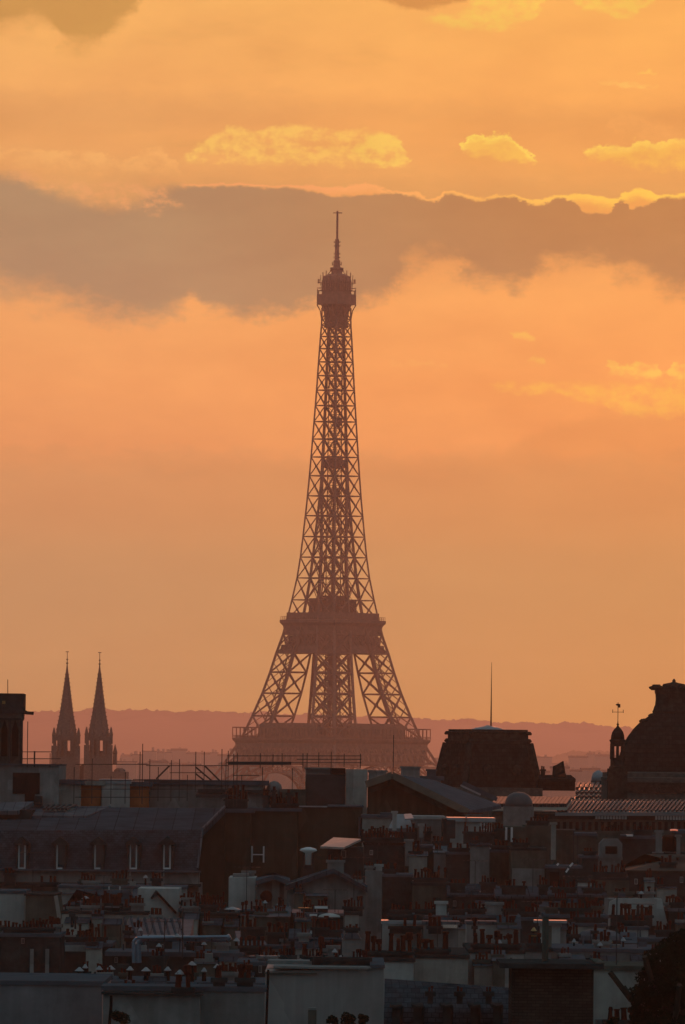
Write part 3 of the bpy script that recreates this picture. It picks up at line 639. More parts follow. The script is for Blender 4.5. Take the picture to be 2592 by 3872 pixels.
while x < 1180:
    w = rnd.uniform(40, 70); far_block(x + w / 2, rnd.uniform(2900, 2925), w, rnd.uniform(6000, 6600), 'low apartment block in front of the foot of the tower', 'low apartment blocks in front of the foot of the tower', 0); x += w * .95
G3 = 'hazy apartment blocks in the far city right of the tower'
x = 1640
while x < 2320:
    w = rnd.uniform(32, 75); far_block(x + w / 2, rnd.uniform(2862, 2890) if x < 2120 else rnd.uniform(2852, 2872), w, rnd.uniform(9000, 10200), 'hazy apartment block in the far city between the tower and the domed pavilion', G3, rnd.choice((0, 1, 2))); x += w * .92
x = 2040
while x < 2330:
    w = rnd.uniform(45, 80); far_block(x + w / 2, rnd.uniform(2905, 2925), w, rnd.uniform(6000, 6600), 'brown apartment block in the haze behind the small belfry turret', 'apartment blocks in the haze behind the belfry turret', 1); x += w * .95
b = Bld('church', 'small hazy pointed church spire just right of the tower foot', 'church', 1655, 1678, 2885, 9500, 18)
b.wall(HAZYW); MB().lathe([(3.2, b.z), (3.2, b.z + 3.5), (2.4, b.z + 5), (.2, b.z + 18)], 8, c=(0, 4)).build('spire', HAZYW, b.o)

# ------------------------------------------------------------------ church with twin spires
D = 2600; b = Bld('church', 'grey stone church with two slender crocketed spires left of the tower', 'church', 190, 432, 2950, D, 60)
b.wall(CHURCH, y0=9, y1=60); b.roof(SLATE, 'gable', 60, y0=9, y1=60)
def spire(xc, ytip, ysh, yb, half):
    k = b.k; X0 = b.X(xc); Zz = lambda y: b.Z(y, xc); h = half * k
    t_ = MB(); t_.box(X0 - h * .86, X0 + h * .86, 0.0, 2 * h * .86, 0, Zz(2860))
    t_.box(X0 - h, X0 - h * .62, -h * .14, h * .3, 0, Zz(yb + 35)).box(X0 + h * .62, X0 + h, -h * .14, h * .3, 0, Zz(yb + 35))
    tw = t_.build('bell_tower', CHURCH, b.o); cy = h * .86
    bf = MB()                                               # open belfry: posts with tall gaps
    z0, z1 = Zz(2860), Zz(2800)
    for px in (-.80, -.42, -.02, .40, .80):
        for py in (-.80, .8): bf.cb(X0 + px * h, cy + py * h, z0 - .2, h * .18, h * .18, z1 - z0 + .4)
    for py in (-.4, .0, .4):
        for px in (-.8, .8): bf.cb(X0 + px * h, cy + py * h, z0 - .2, h * .18, h * .18, z1 - z0 + .4)
    bf.box(X0 - h * .9, X0 + h * .9, cy - h * .9, cy + h * .9, z1, Zz(2785)).box(X0 - h * .62, X0 + h * .08, cy - h * .3, cy + h * .7, z0, z1).box(X0 + h * .30, X0 + h * .7, cy - h * .3, cy + h * .7, z0, z1).box(X0 - h * .86, X0 + h * .86, cy - h * .3, cy + h * .3, z0, z0 + (z1 - z0) * .35)
    bf.build('belfry', CHURCH, tw)
    zs = Zz(2790); zt_ = Zz(ytip + 70)
    sp_ = MB().lathe([(h * .80, zs), (h * .74, Zz(2760)), (h * .52, Zz(2700)), (h * .30, Zz(2620)), (h * .10, Zz(2540)), (.13, Zz(ytip + 55)), (.1, Zz(ytip + 8))], 8, c=(X0, cy), rot=math.pi / 8)
    for i in range(15):                                     # crockets
        y_ = 2775 - i * 16; z_ = Zz(y_); r_ = lerp([(2540, .10), (2620, .30), (2700, .52), (2760, .74), (2790, .8)], y_) * h
        for a in range(8):
            an = math.pi / 8 + a * math.pi / 4; sp_.cb(X0 + r_ * math.cos(an), cy + r_ * math.sin(an), z_, .34, .34, .3)
    for y_, r_ in ((ytip + 52, .42), (ytip + 38, .34), (ytip + 10, .1)): sp_.lathe([(r_ * .5, Zz(y_) - .25), (r_, Zz(y_)), (r_ * .5, Zz(y_) + .25)], 8, c=(X0, cy))
    sp_.box(X0 - .5, X0 + .5, cy - .08, cy + .08, Zz(ytip + 9) - .1, Zz(ytip + 9) + .12)
    sp_.build('spire', CHURCH, tw)
    for px in (-.86, .86, -.45, .45):
        for py in (-.86, .86):
            tall = 38 if abs(px) > .5 else 26
            MB().lathe([(h * .14, Zz(2812)), (h * .14, Zz(yb - 2)), (h * .17, Zz(yb - 4)), (.05, Zz(yb - 4 - tall * .8))], 4, c=(X0 + px * h, cy + py * h), rot=math.pi / 4).build('pinnacle', CHURCH, tw)
spire(248, 2455, 2770, 2785, 54); spire(371, 2458, 2765, 2782, 54)
MB().lathe([(.7, b.Z(2890)), (.6, b.Z(2850)), (.75, b.Z(2846)), (.05, b.Z(2812))], 6, c=(b.X(434), 2)).build('pinnacle', CHURCH, b.o)
b.part('side_chapel', CHURCH, 418, 484, 2918, 2990, 0, 10)
MB().lathe([(1.9, b.Z(2920)), (1.7, b.Z(2910)), (.9, b.Z(2903))], 8, c=(b.X(452), 3)).build('side_chapel', CHURCH, b.o)

# ------------------------------------------------------------------ old bell tower at the left edge
D = 975; b = Bld('bell_tower', 'dark gothic stone bell tower with a jutting gargoyle at the left edge', 'bell tower', -130, 86, 2622, D, 5.0)
zt1 = b.Z(2625, 60); b.wall(STONE, z=b.Z(2716, 60), x1=b.X(79)); b.part('corbelled_stage', STONE, -132, 84, 2696, 2718, -.1, 5.05)
b.part('parapet', SOOT, -132, 88, 2625, 2688, -.15, 5.1)
b.part('cornice', SOOT, -136, 92, 2684, 2698, -.3, 5.2); b.part('cornice', SOOT, -132, 88, 2621, 2628, -.2, 5.15)
b.part('cornice', SOOT, -130, 82, 2714, 2722, -.15, 5.1)
MB().beam((b.X(86), 1.0, b.Z(2694, 100)), (b.X(126), .9, b.Z(2697, 120)), .28, .22).build('gargoyle', SOOT, b.o)
for xx in (20, 60, -30):
    mb = MB(); z0, z1 = b.Z(2860, xx), b.Z(2760, xx)
    mb.prism([(b.X(xx - 12), z0), (b.X(xx + 12), z0), (b.X(xx + 12), z1), (b.X(xx), z1 + .7), (b.X(xx - 12), z1)], -.04, .05); w = mb.build('louvred_opening', SOOTM, b.o)
    for i in range(6): pass
for xx in (-2, 40, 84): b.part('buttress', SOOT, xx - 5, xx + 4, 2720, 2900, -.4, .1)
b.part('opening', GOLD, 10, 22, 2650, 2662, -.2, -.1)
MB().beam((b.X(26), 2, b.Z(2622)), (b.X(25), 2, b.Z(2568)), .05).build('lightning_rod', STEEL, b.o)

# ------------------------------------------------------------------ palace pavilion with truncated roof
D = 1250; b = Bld('palace_pavilion', 'dark square palace pavilion roof with flat crested top and tall flagpole', 'pavilion', 1640, 2070, 2960, D, 14)
c0 = (b.X(1850), 7.5)
def sq(prof, m_, name, rot, par, c=c0): return MB().lathe([(r, b.Z(y, 1850)) for r, y in prof], 4, c=c, rot=rot).build(name, m_, par)
k = b.k; yaw = math.pi / 4 + math.radians(21); f_ = lambda px: px * k / (math.cos(math.radians(24)))   # half silhouette px -> corner radius
b.wall(STONE, x0=b.X(1656), x1=b.X(2052), y0=-1, y1=16, z=b.Z(2978, 1850))
rf = sq([(f_(200), 2985), (f_(193), 2950), (f_(180), 2905), (f_(165), 2850), (f_(157), 2810)], PSLATE, 'roof', yaw, b.o)
sq([(f_(159), 2812), (f_(160), 2800), (f_(153), 2797), (f_(152), 2772), (f_(156), 2768), (f_(150), 2762), (f_(151), 2757)], PSTONE, 'roof_crest', yaw, b.o)
for a in range(4):
    an = yaw + a * math.pi / 2; r_ = f_(155)
    for yy in (2800, 2772): MB().lathe([(.2, b.Z(yy + 6)), (.26, b.Z(yy)), (.12, b.Z(yy - 8))], 6, c=(c0[0] + r_ * math.cos(an), c0[1] + r_ * math.sin(an))).build('corner_ornament', PSTONE, b.o)
    an2 = yaw + (a + 1) * math.pi / 2
    rb = MB(); rb.beam((c0[0] + f_(199) * math.cos(an), c0[1] + f_(199) * math.sin(an), b.Z(2984)), (c0[0] + f_(158) * math.cos(an), c0[1] + f_(158) * math.sin(an), b.Z(2810)), .5); rb.build('hip_rib', PSTONE, b.o)
fp = MB().lathe([(1.5, b.Z(2758)), (1.1, b.Z(2750)), (.35, b.Z(2744)), (.1, b.Z(2741))], 12, c=c0).build('roof_cap', ZINCB, b.o)
MB().lathe([(.07, b.Z(2745)), (.04, b.Z(2620)), (.015, b.Z(2500))], 6, c=(b.X(1861), c0[1])).build('flagpole', PSTONE, b.o)
for a in range(4):                                          # oval dormers
    an = yaw + math.pi / 4 + a * math.pi / 2
    for off in (-60 * k, 60 * k):
        r_ = 150 * k; px_, py_ = c0[0] + r_ * math.cos(an) - off * math.sin(an), c0[1] + r_ * math.sin(an) + off * math.cos(an)
        MB().lathe([(.35, b.Z(2930)), (.4, b.Z(2905)), (.25, b.Z(2895)), (.1, b.Z(2890))], 8, c=(px_, py_)).build('dormer', PSTONE, b.o)
b.part('lower_roof', PSLATE, 2040, 2178, 2945, 2990, 2, 14)
solid(b, [(2040, 2932, 1254), (2150, 2928, 1254), (2185, 2985, 1254), (2040, 2985, 1254), ][::-1] if False else [(2040, 2945, 1252), (2178, 2945, 1252), (2160, 2930, 1260), (2040, 2930, 1260)], PSLATE, 'lower_roof')
mb = MB().prism([(b.X(2093), b.Z(2950)), (b.X(2150), b.Z(2950)), (b.X(2142), b.Z(2918)), (b.X(2134), b.Z(2874)), (b.X(2112), b.Z(2888)), (b.X(2097), b.Z(2894))], 3, 5.5); mb.build('chimney_stack', PSTONE, b.o)
b.stack(2050, 2066, 2915, 2950, PSTONE, 2, 12, dy=4, dep=1)

# ------------------------------------------------------------------ square-domed pavilion at the right edge
D = 1150; b = Bld('domed_pavilion', 'big dark square-domed pavilion with ornate cresting at the right edge', 'pavilion', 2303, 2823, 2945, D, 19)
k = b.k; cx = b.X(2563); cy = 9.2
def sqd(prof, m_, name, par=None): return MB().lathe([(r * k * R2, b.Z(y, 2563)) for r, y in prof], 4, c=(cx, cy), rot=math.pi / 4).build(name, m_, par or b.o)
b.wall(STONE, y0=0, y1=19, z=b.Z(2950))
sqd([(268, 2952), (268, 2943), (262, 2940), (262, 2924), (236, 2920)], STONE, 'cornice')
b.part('frieze', PSTONE, 2306, 2820, 2960, 3000, -.15, .1); b.part('cornice', STONE, 2302, 2824, 2952, 2959, -.3, .2)
sqd([(212, 2922), (206, 2880), (198, 2850), (186, 2815), (170, 2785), (149, 2755), (126, 2731), (104, 2714), (86, 2701), (76, 2692)], PSLATE, 'dome')
sqd([(77, 2693), (79, 2688), (75, 2680), (73, 2672), (69, 2662), (67, 2640), (68, 2622), (71, 2614), (71, 2600), (66, 2599)], PSTONE, 'lantern_base')
mb = MB()
for sx in (-1, 1):
    for sy in (-1, 1):
        X_, Y_ = cx + sx * 68 * k, cy + sy * 68 * k
        mb.lathe([(.32, b.Z(2606)), (.5, b.Z(2600)), (.55, b.Z(2594)), (.25, b.Z(2588)), (.3, b.Z(2585))], 6, c=(X_, Y_))
for i in range(14):
    t_ = -1 + 2 * i / 13
    for (u, v) in ((t_, -1), (t_, 1), (-1, t_), (1, t_)):
        mb.lathe([(.14, b.Z(2603)), (.2, b.Z(2597)), (.06, b.Z(2592 - (i % 2) * 4))], 5, c=(cx + u * 66 * k, cy + v * 66 * k))
mb.build('cresting', PSTONE, b.o)
MB().lathe([(.9, b.Z(2602)), (.55, b.Z(2596)), (.95, b.Z(2590)), (.85, b.Z(2582)), (.3, b.Z(2577)), (.12, b.Z(2574)), (.16, b.Z(2571)), (.04, b.Z(2562))], 10, c=(cx, cy)).build('finial', PSTONE, b.o)
for (px, py, h) in ((2446, 2724, 10), (2480, 2702, 8)):   # carved ornaments up the hips
    r_ = (2563 - px) * k
    for sx in (-1, 1):
        for sy in (-1, 1): MB().lathe([(.25, b.Z(py + 6)), (.3, b.Z(py)), (.1, b.Z(py - h * .8))], 6, c=(cx + sx * r_ * .98, cy + sy * r_ * .98)).build('hip_ornament', PSTONE, b.o)
# belfry turret beside it
D = 1120; b = Bld('belfry_turret', 'slender domed belfry turret with open columns and a weathervane', 'turret', 2300, 2376, 2905, D, 3.2)
k = b.k; cc_ = (b.X(2338), 1.6); Z_ = lambda y: b.Z(y, 2338)
b.wall(PSTONE, x0=b.X(2302), x1=b.X(2374), z=Z_(2906)); MB().lathe([(34 * k, Z_(2907)), (34 * k, Z_(2900)), (29 * k, Z_(2896)), (29 * k, Z_(2872)), (31 * k, Z_(2869)), (31 * k, Z_(2865))], 8, c=cc_, rot=math.pi / 8).build('base', PSTONE, b.o)
mb = MB()
for a in range(8):
    an = a * math.pi / 4 + math.pi / 2; mb.lathe([(5.0 * k, Z_(2868)), (4.6 * k, Z_(2812))], 6, c=(cc_[0] + 24 * k * math.cos(an), cc_[1] + 24 * k * math.sin(an)))
mb.build('columns', PSTONE, b.o)
MB().lathe([(28 * k, Z_(2822)), (30 * k, Z_(2806)), (33 * k, Z_(2802)), (33 * k, Z_(2797)), (27 * k, Z_(2795))], 8, c=cc_, rot=math.pi / 8).build('cornice', PSTONE, b.o)
MB().lathe([(26 * k, Z_(2796)), (25 * k, Z_(2782)), (21 * k, Z_(2768)), (14 * k, Z_(2757)), (6 * k, Z_(2749)), (3 * k, Z_(2743)), (5 * k, Z_(2739)), (2 * k, Z_(2734)), (1.5 * k, Z_(2726))], 10, c=cc_).build('dome', PSLATE, b.o, True)
mb = MB(); mb.beam((cc_[0], cc_[1], Z_(2735)), (cc_[0], cc_[1], Z_(2655)), .05); mb.beam((cc_[0] - 20 * k, cc_[1], Z_(2692)), (cc_[0] + 20 * k, cc_[1], Z_(2692)), .035)
mb.beam((cc_[0], cc_[1] - 20 * k, Z_(2692)), (cc_[0], cc_[1] + 20 * k, Z_(2692)), .035)
for sx in (-1, 1): mb.cb(cc_[0] + sx * 20 * k, cc_[1], Z_(2695), .05, .05, .25)
mb.box(cc_[0] - .02, cc_[0] + .18, cc_[1] - .04, cc_[1] + .04, Z_(2675), Z_(2662)); mb.lathe([(.1, Z_(2668)), (.2, Z_(2664)), (.08, Z_(2660))], 6, c=cc_)
mb.build('weathervane', PSTONE, b.o)
# ------------------------------------------------------------------ long palace wing with glazed roof
D = 1080; b = Bld('palace_wing', 'long low palace wing with a pale ribbed glass roof at the right', 'palace wing', 1862, 2860, 3072, D, 20)
b.wall(STONE, z=b.Z(3074), y1=16)
glr = mat('roof_glazing', (.20, .215, .225), .42, .4, .1, var=.35, scale=.25)
solid(b, [(2100, 3072, 1079), (2860, 3072, 1079), (2860, 3032, 1092), (2150, 3028, 1092)], glr, 'glass_roof')
mb = MB()
for i in range(46):
    xa = 2110 + i * 16; p0 = at(xa, 3071, 1078.9) - Vector((b.ox, b.D, 0)); p1 = at(xa + 34, 3030.5, 1091.9) - Vector((b.ox, b.D, 0)); mb.beam(p0 + Vector((0, 0, .1)), p1 + Vector((0, 0, .1)), .12)
mb.build('glazing_bars', STEEL, b.o)
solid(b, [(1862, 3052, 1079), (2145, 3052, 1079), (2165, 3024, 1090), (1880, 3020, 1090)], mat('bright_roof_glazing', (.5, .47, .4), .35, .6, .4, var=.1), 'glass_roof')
mb = MB()
for i in range(19):
    xa = 1866 + i * 15; p0 = at(xa, 3051, 1078.9) - Vector((b.ox, b.D, 0)); p1 = at(xa + 20, 3024, 1089.9) - Vector((b.ox, b.D, 0)); mb.beam(p0 + Vector((0, 0, .12)), p1 + Vector((0, 0, .12)), .26)
mb.build('glazing_bars', STEEL, b.o)
b.part('cornice', STONE, 2030, 2860, 3074, 3082, -.35, .2); b.part('parapet', SOOT, 1990, 2860, 3083, 3100, -.1, .2)
for (xa, xb) in ((2252, 2380), (2478, 2600)):
    mb = MB(); n = int((xb - xa) / 11)
    for i in range(n): mb.cb(b.X(xa + i * 11 + 4), -.35, b.Z(3098), .16, .16, .62)
    mb.box(b.X(xa), b.X(xb), -.45, -.2, b.Z(3082), b.Z(3079)); mb.build('balustrade', PALE, b.o)
for i, xx in enumerate(range(2010, 2592, 24)): b.part('window', SOOTM, xx, xx + 12, 3108, 3140, -.05, .1)
b = Bld('greenhouse_roof', 'three tilted glass roof lights glowing orange between the two dark pavilions', 'glass roof', 2170, 2305, 3020, 1190, 14)
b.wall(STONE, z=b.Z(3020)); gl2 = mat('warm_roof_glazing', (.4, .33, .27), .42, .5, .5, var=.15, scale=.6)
for i, (ya, yb_, dd) in enumerate(((2986, 2966, 1200), (3004, 2988, 1196), (3020, 3005, 1192))):
    sk = solid(b, [(2180 - i * 4, ya, dd - 3), (2300, ya, dd - 3), (2296, yb_, dd + 9), (2184 - i * 3, yb_, dd + 9)], gl2, 'skylight', .15)
    mb = MB()
    for j in range(7): p0 = at(2182 + j * 18, ya, dd - 3) - Vector((b.ox, b.D, 0)); p1 = at(2192 + j * 18, yb_, dd + 9) - Vector((b.ox, b.D, 0)); mb.beam(p0 + Vector((0, 0, .1)), p1 + Vector((0, 0, .1)), .22)
    mb.build('glazing_bars', STEEL, sk)
b = Bld('small_dome', 'tiny pale zinc dome behind the orange glass roof lights', 'dome', 2240, 2288, 2952, 1210, 3)
b.wall(STONE); MB().lathe([(.68, b.Z(2953)), (.67, b.Z(2938)), (.54, b.Z(2924)), (.3, b.Z(2916)), (.05, b.Z(2912))], 14, c=(0, 1.5)).build('dome', ZINCB, b.o, True).scale = (.8, .8, 1)
b = Bld('round_dome', 'grey zinc round dome in front of the dark pavilion', 'dome', 1908, 2020, 3050, 1050, 4)
b.wall(GREY, z=b.Z(3050)); MB().lathe([(1.27, b.Z(3052)), (1.25, b.Z(3036)), (1.12, b.Z(3018)), (.86, b.Z(3005)), (.48, b.Z(2997)), (.05, b.Z(2994))], 20, c=(0, 2)).build('dome', mat('dome_zinc', (.075, .08, .085), .55, .4, .2, var=.2), b.o, True).scale = (.8, .8, 1)

# ------------------------------------------------------------------ gabled hall in front of the tower's foot
b = Bld('gabled_hall', 'long hall with a wide gable and sloping zinc roof below the tower', 'hall', 1386, 1770, 3062, 960, 40)
b.poly([(1390, 3110), (1768, 3110), (1762, 3064), (1484, 2930), (1390, 2962)], mat('gable_render', (.11, .085, .06), .95, .2, var=.25, streaks=.3), 0, 1)
b.wall(STONE, x0=b.X(1392), x1=b.X(1764), y0=1.02, y1=38, z=b.Z(3064))
solid(b, [(1762, 3068, 958), (1896, 3044, 1010), (1640, 2949, 1010), (1484, 2926, 958)], LEAD, 'roof')
solid(b, [(1386, 2962, 958), (1484, 2926, 958), (1640, 2949, 1010), (1540, 2960, 1010)][::-1], LEAD, 'roof')
for (pa, pb) in (((1384, 2966), (1484, 2931)), ((1484, 2931), (1772, 3072))):
    p0, p1 = at(*pa, 957.6) - Vector((b.ox, b.D, 0)), at(*pb, 957.6) - Vector((b.ox, b.D, 0)); MB().beam(p0, p1, .5, .45).build('gable_coping', mat('coping_stone', (.16, .14, .11), .9), b.o)
for (pa, pb) in (((1400, 2990), (1484, 2960)), ((1484, 2960), (1690, 3058))):
    p0, p1 = at(*pa, 959.85) - Vector((b.ox, b.D, 0)), at(*pb, 959.85) - Vector((b.ox, b.D, 0)); MB().beam(p0, p1, .3, .3).build('gable_coping', TAUPE, b.o)
p0, p1 = at(1742, 2986, 985) - Vector((b.ox, b.D, 0)), at(1818, 3022, 985) - Vector((b.ox, b.D, 0)); MB().beam(p0 + Vector((0, 0, .3)), p1 + Vector((0, 0, .3)), .12, .12).build('ridge_flashing', ZINCB, b.o)
p0, p1 = at(1750, 2972, 992) - Vector((b.ox, b.D, 0)), at(1880, 3034, 992) - Vector((b.ox, b.D, 0)); MB().beam(p0 + Vector((0, 0, .2)), p1 + Vector((0, 0, .2)), .5, .3).build('ridge_flashing', LEAD, b.o)
MB().beam((b.X(1487), 2, b.Z(2926)), (b.X(1487), 2, b.Z(2780)), .05).build('mast', STEEL, b.o)
b.stack(1535, 1612, 2906, 2950, GREY, 0, dy=46, dep=3); b.stack(1400, 1470, 2921, 2960, GREY, 0, dy=30, dep=2)
b = Bld('low_block', 'dim stone attic block behind the gabled hall ridge', 'building', 1560, 1668, 2935, 1065, 14); b.wall(GREY, LEAD); b.stack(1615, 1650, 2916, 2940, LEAD, 0)

# ------------------------------------------------------------------ roof-top blocks under scaffolding
D = 960
b = Bld('stair_block', 'boxy cream rooftop block with a dark recess below the tower', 'building', 1156, 1390, 2909, D, 14)
b.wall(GREY, x0=b.X(1156), x1=b.X(1308), y0=.6, z=b.Z(2905)); b.wall(CREAM, x0=b.X(1309), x1=b.X(1390), z=b.Z(2908)); b.part('recess', SOOTM, 1250, 1306, 2904, 2926, .2, .55)
b.part('shutter', mat('dark_panel', (.045, .05, .052), .8, .2, var=.3), 1158, 1306, 2929, 3052, .3, .5); b.part('coping', GREY, 1152, 1252, 2902, 2909, .3, 14.2)
b = Bld('rooftop_block', 'grey rooftop block with a dark garage-like opening at the far left', 'building', -60, 224, 2892, 930, 14)
b.wall(GREY, z=b.Z(2893)); b.part('opening', mat('dark_opening', (.022, .018, .018), .95, .1, var=.3), 50, 152, 2922, 3002, -.06, .05); b.part('opening', SOOTM, 96, 134, 3002, 3040, -.05, .05)
b.part('vent_housing', SOOT, 134, 163, 3010, 3045, -1, 0); b.part('coping', LEAD, -62, 226, 2888, 2894, -.2, 14.1)
b = Bld('rooftop_block', 'lower cream attic storey in front of the twin spire church', 'building', 224, 300, 2948, 932, 8); b.wall(CREAM, LEAD)
b = Bld('rooftop_block', 'low white-grey attic between the orange-toned attics, right of the spires', 'building', 382, 492, 2946, 940, 8); b.wall(PALE, ZINCB, over=.1)
b = Bld('rooftop_block', 'long grey roof terrace wall under the scaffolding', 'building', 560, 1000, 2950, 945, 9); b.wall(GREY, LEAD); b.part('duct_box', SOOT, 750, 1000, 2986, 2998, -.6, 0)
ORG = mat('orange_toned_face', (.42, .13, .055), .9, .0, var=.3, scale=1.5)  # attic faces toned orange to stand for an orange patch between the roofs
b = Bld('rooftop_block', 'low attic with its face toned dull orange in front of the twin spire church', 'building', 292, 386, 2952, 940, 8); b.wall(ORG, CREAM)
b = Bld('rooftop_block', 'low attic with its face toned dull orange right of the white-grey attic', 'building', 490, 562, 2956, 941, 8); b.wall(ORG, LEAD)
b = Bld('vent_cowl', 'round-topped pale vent housing behind the chimney pots', 'vent', 1008, 1066, 3045, 956, 2.2)
b.wall(GREY, z=b.Z(3040)); MB().lathe([(.66, b.Z(3040)), (.66, b.Z(2985)), (.56, b.Z(2968)), (.3, b.Z(2956)), (.05, b.Z(2953))], 14, c=(0, .8)).build('cowl', GREY, b.o, True).scale = (.8, .8, 1)
b = Bld('rooftop_block', 'dim attic wall between the round vent and the cream block', 'building', 1062, 1156, 2985, 950, 8); b.wall(TAUPE, None)
# scaffolding
D = 905; b = Bld('scaffolding', 'tangle of thin steel scaffold poles along the roof ridge', 'scaffolding', 280, 1370, 3040, D, 6)
def pole(x, ya, yb_, y=0.0, w=.05): MB().beam((b.X(x), y, b.Z(yb_, x)), (b.X(x), y, b.Z(ya, x)), w).build('pole', STEEL, b.o)
def rail(xa, xb, y0_, y=0.0, w=.047, name='rail', y1_=None): MB().beam((b.X(xa), y, b.Z(y0_, xa)), (b.X(xb), y, b.Z(y1_ or y0_, xb)), w).build(name, STEEL, b.o)
for x, ya, yb_ in ((346, 2868, 3040), (278, 2900, 3040), (527, 2842, 3010), (538, 2812, 3040), (566, 2870, 3030), (595, 2900, 3030), (647, 2874, 3030), (678, 2870, 3030), (706, 2930, 3030), (738, 2842, 2995), (769, 2842, 2990), (837, 2832, 3020), (853, 2870, 3050), (860, 2838, 3050), (882, 2850, 3050), (895, 2848, 3050), (912, 2930, 3020), (983, 2848, 2905), (992, 2900, 3045), (1030, 2852, 2900), (1065, 2848, 2900), (1105, 2905, 3040), (1144, 2848, 2905), (1160, 2848, 2912), (1204, 2845, 2900), (1251, 2842, 2930), (1300, 2850, 2900), (1362, 2850, 2905), (420, 2935, 3040), (470, 2920, 3040)):
    pole(x, ya, yb_, random.choice((0, 1.2, 2.4)))
for xa, xb, y0_ in ((855, 1366, 2858), (855, 1366, 2884), (550, 860, 2895), (280, 560, 2890), (280, 700, 2952), (560, 1000, 2955), (300, 860, 2984), (280, 700, 3015), (640, 760, 2922), (880, 980, 2932), (740, 900, 3008), (500, 600, 2948), (1120, 1366, 2871)):
    rail(xa, xb, y0_, random.choice((0, 1.2, 2.4)))
for xa, ya, xb, yb_ in ((738, 2900, 800, 2952), (772, 2895, 830, 2952), (590, 2945, 640, 2895), (738, 2925, 770, 2950)): rail(xa, xb, ya, .6, .1, 'brace', yb_)
for xa, xb, y0_ in ((860, 1100, 2886), (600, 680, 2956), (740, 860, 3010)): rail(xa, xb, y0_, 1.2, .2, 'walk_board')
b = Bld('scaffolding', 'short scaffold rail beside the gothic bell tower', 'scaffolding', 84, 236, 2900, 915, 3)
pole(104, 2728, 2900, 0); pole(131, 2840, 2900, 0, .1); pole(190, 2848, 2900, 0); rail(84, 196, 2843); rail(84, 230, 2869); rail(196, 236, 2890)

# ------------------------------------------------------------------ the big mansard roof, left
D = 900; b = Bld('mansard_building', 'long slate mansard roof with five pedimented dormers across the left', 'apartment building', -120, 752, 3345, D, 15)
b.wall(GREY, z=b.Z(3345, 400)); M_ = lambda x, y, d: (x, y, d)
solid(b, [(-120, 3292, 898), (748, 3292, 898), (766, 3139, 901), (-120, 3140, 901)], SLATE, 'lower_roof', .4)
solid(b, [(-120, 3141, 901.2), (766, 3140, 901.2), (850, 3056, 930), (-120, 3048, 930)], mat('roof_slates_upper', (.062, .086, .105), .95, 0, 0, var=.35, scale=.6, tiles=(1.2, 40, .03, False)), 'upper_roof', .4)
b.part('cornice', SOOT, -120, 760, 3336, 3346, -2.4, .1); b.part('gutter_wall', GREY, -120, 756, 3292, 3337, -2.0, -.1)
b.part('gutter', LEAD, -122, 762, 3286, 3293, -2.5, -1.8); b.part('ridge_flashing', ZINCD, -120, 850, 3045, 3058, 28, 30)
for xc, lit in ((85, 2), (229, 1), (372, 1), (505, 2), (632, 2)): b.dormer(xc, 44, 3162, 3194, 3286, -1.2, lit=lit)
for (pa, pb) in (((748, 3290, 897.7), (767, 3140, 900.8)), ((767, 3139, 900.9), (850, 3056, 929.6))):
    p0, p1 = at(*pa) - Vector((b.ox, b.D, 0)), at(*pb) - Vector((b.ox, b.D, 0)); MB().beam(p0 + Vector((0, 0, .1)), p1 + Vector((0, 0, .1)), .12).build('hip_flashing', ZINC, b.o)
sk = b.solid if False else None
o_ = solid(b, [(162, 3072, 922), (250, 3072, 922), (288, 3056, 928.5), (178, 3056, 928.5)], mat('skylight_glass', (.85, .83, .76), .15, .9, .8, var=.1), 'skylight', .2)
mb = MB()
for j in range(6): p0 = at(166 + j * 17, 3072, 921.8) - Vector((b.ox, b.D, 0)); p1 = at(183 + j * 21, 3056, 928.3) - Vector((b.ox, b.D, 0)); mb.beam(p0 + Vector((0, 0, .2)), p1 + Vector((0, 0, .2)), .14)
mb.build('glazing_bars', STEEL, o_)
solid(b, [(120, 3084, 917), (330, 3084, 917), (420, 3048, 932), (150, 3048, 932)], ZINC, 'roof_hatch', .3)
for xx, yy in ((14, 3230), (300, 3275)): pass
for xa, xb, ya, yb_ in ((505, 520, 3288, 3310), (632, 645, 3288, 3312)): b.part('balconet', WHITE, xa - 12, xa - 8, ya, yb_, -2.1, -2.0)
b.pipe([(40, 3000 + 60), (40, 3090)], .06, ZINCB, 20, 'vent_pipe'); b.stack(24, 66, 3330 - 22, 3345, SOOT, 3, 16, dy=-3, dep=.5)
b = Bld('rooftop_terrace', 'low zinc lean-to roof with bright edges at the far left above the mansard', 'roof', -60, 120, 3062, 915, 10)
b.wall(SOOT, z=b.Z(3062)); solid(b, [(-60, 3066, 914), (70, 3066, 914), (128, 3030, 924), (-60, 3036, 924)], ZINC, 'roof')

# party walls and pots, centre left
b = Bld('party_wall_building', 'tall brown windowless party wall with clustered chimney pots on top', 'apartment building', 752, 950, 3058, 934, 14)
b.wall(mat('olive_brown_render', (.072, .080, .062), .95, 0, var=.28, scale=.5, streaks=.12), LEAD, ch=.25, x0=b.X(850)); b.poly([(748, 3400), (852, 3400), (852, 3058), (766, 3140), (750, 3230)], MATS['olive_brown_render'], -2, -.05)
b.stack(850, 936, 3030, 3060, SOOT, 8, 40, dy=1, pr=6); b.stack(858, 900, 3012, 3030, SOOT, 3, 22, dy=3)
b = Bld('party_wall_building', 'brown party wall with a white vent frame and tall dark pots', 'apartment building', 950, 1128, 3056, 936, 14)
b.wall(MATS['olive_brown_render'], LEAD, ch=.2); b.stack(994, 1016, 3016, 3058, SOOT, 2, 24, dy=1, pr=7, gap=0); b.stack(1024, 1128, 3046, 3058, SOOT, 9, 34, dy=2, pr=6.5)
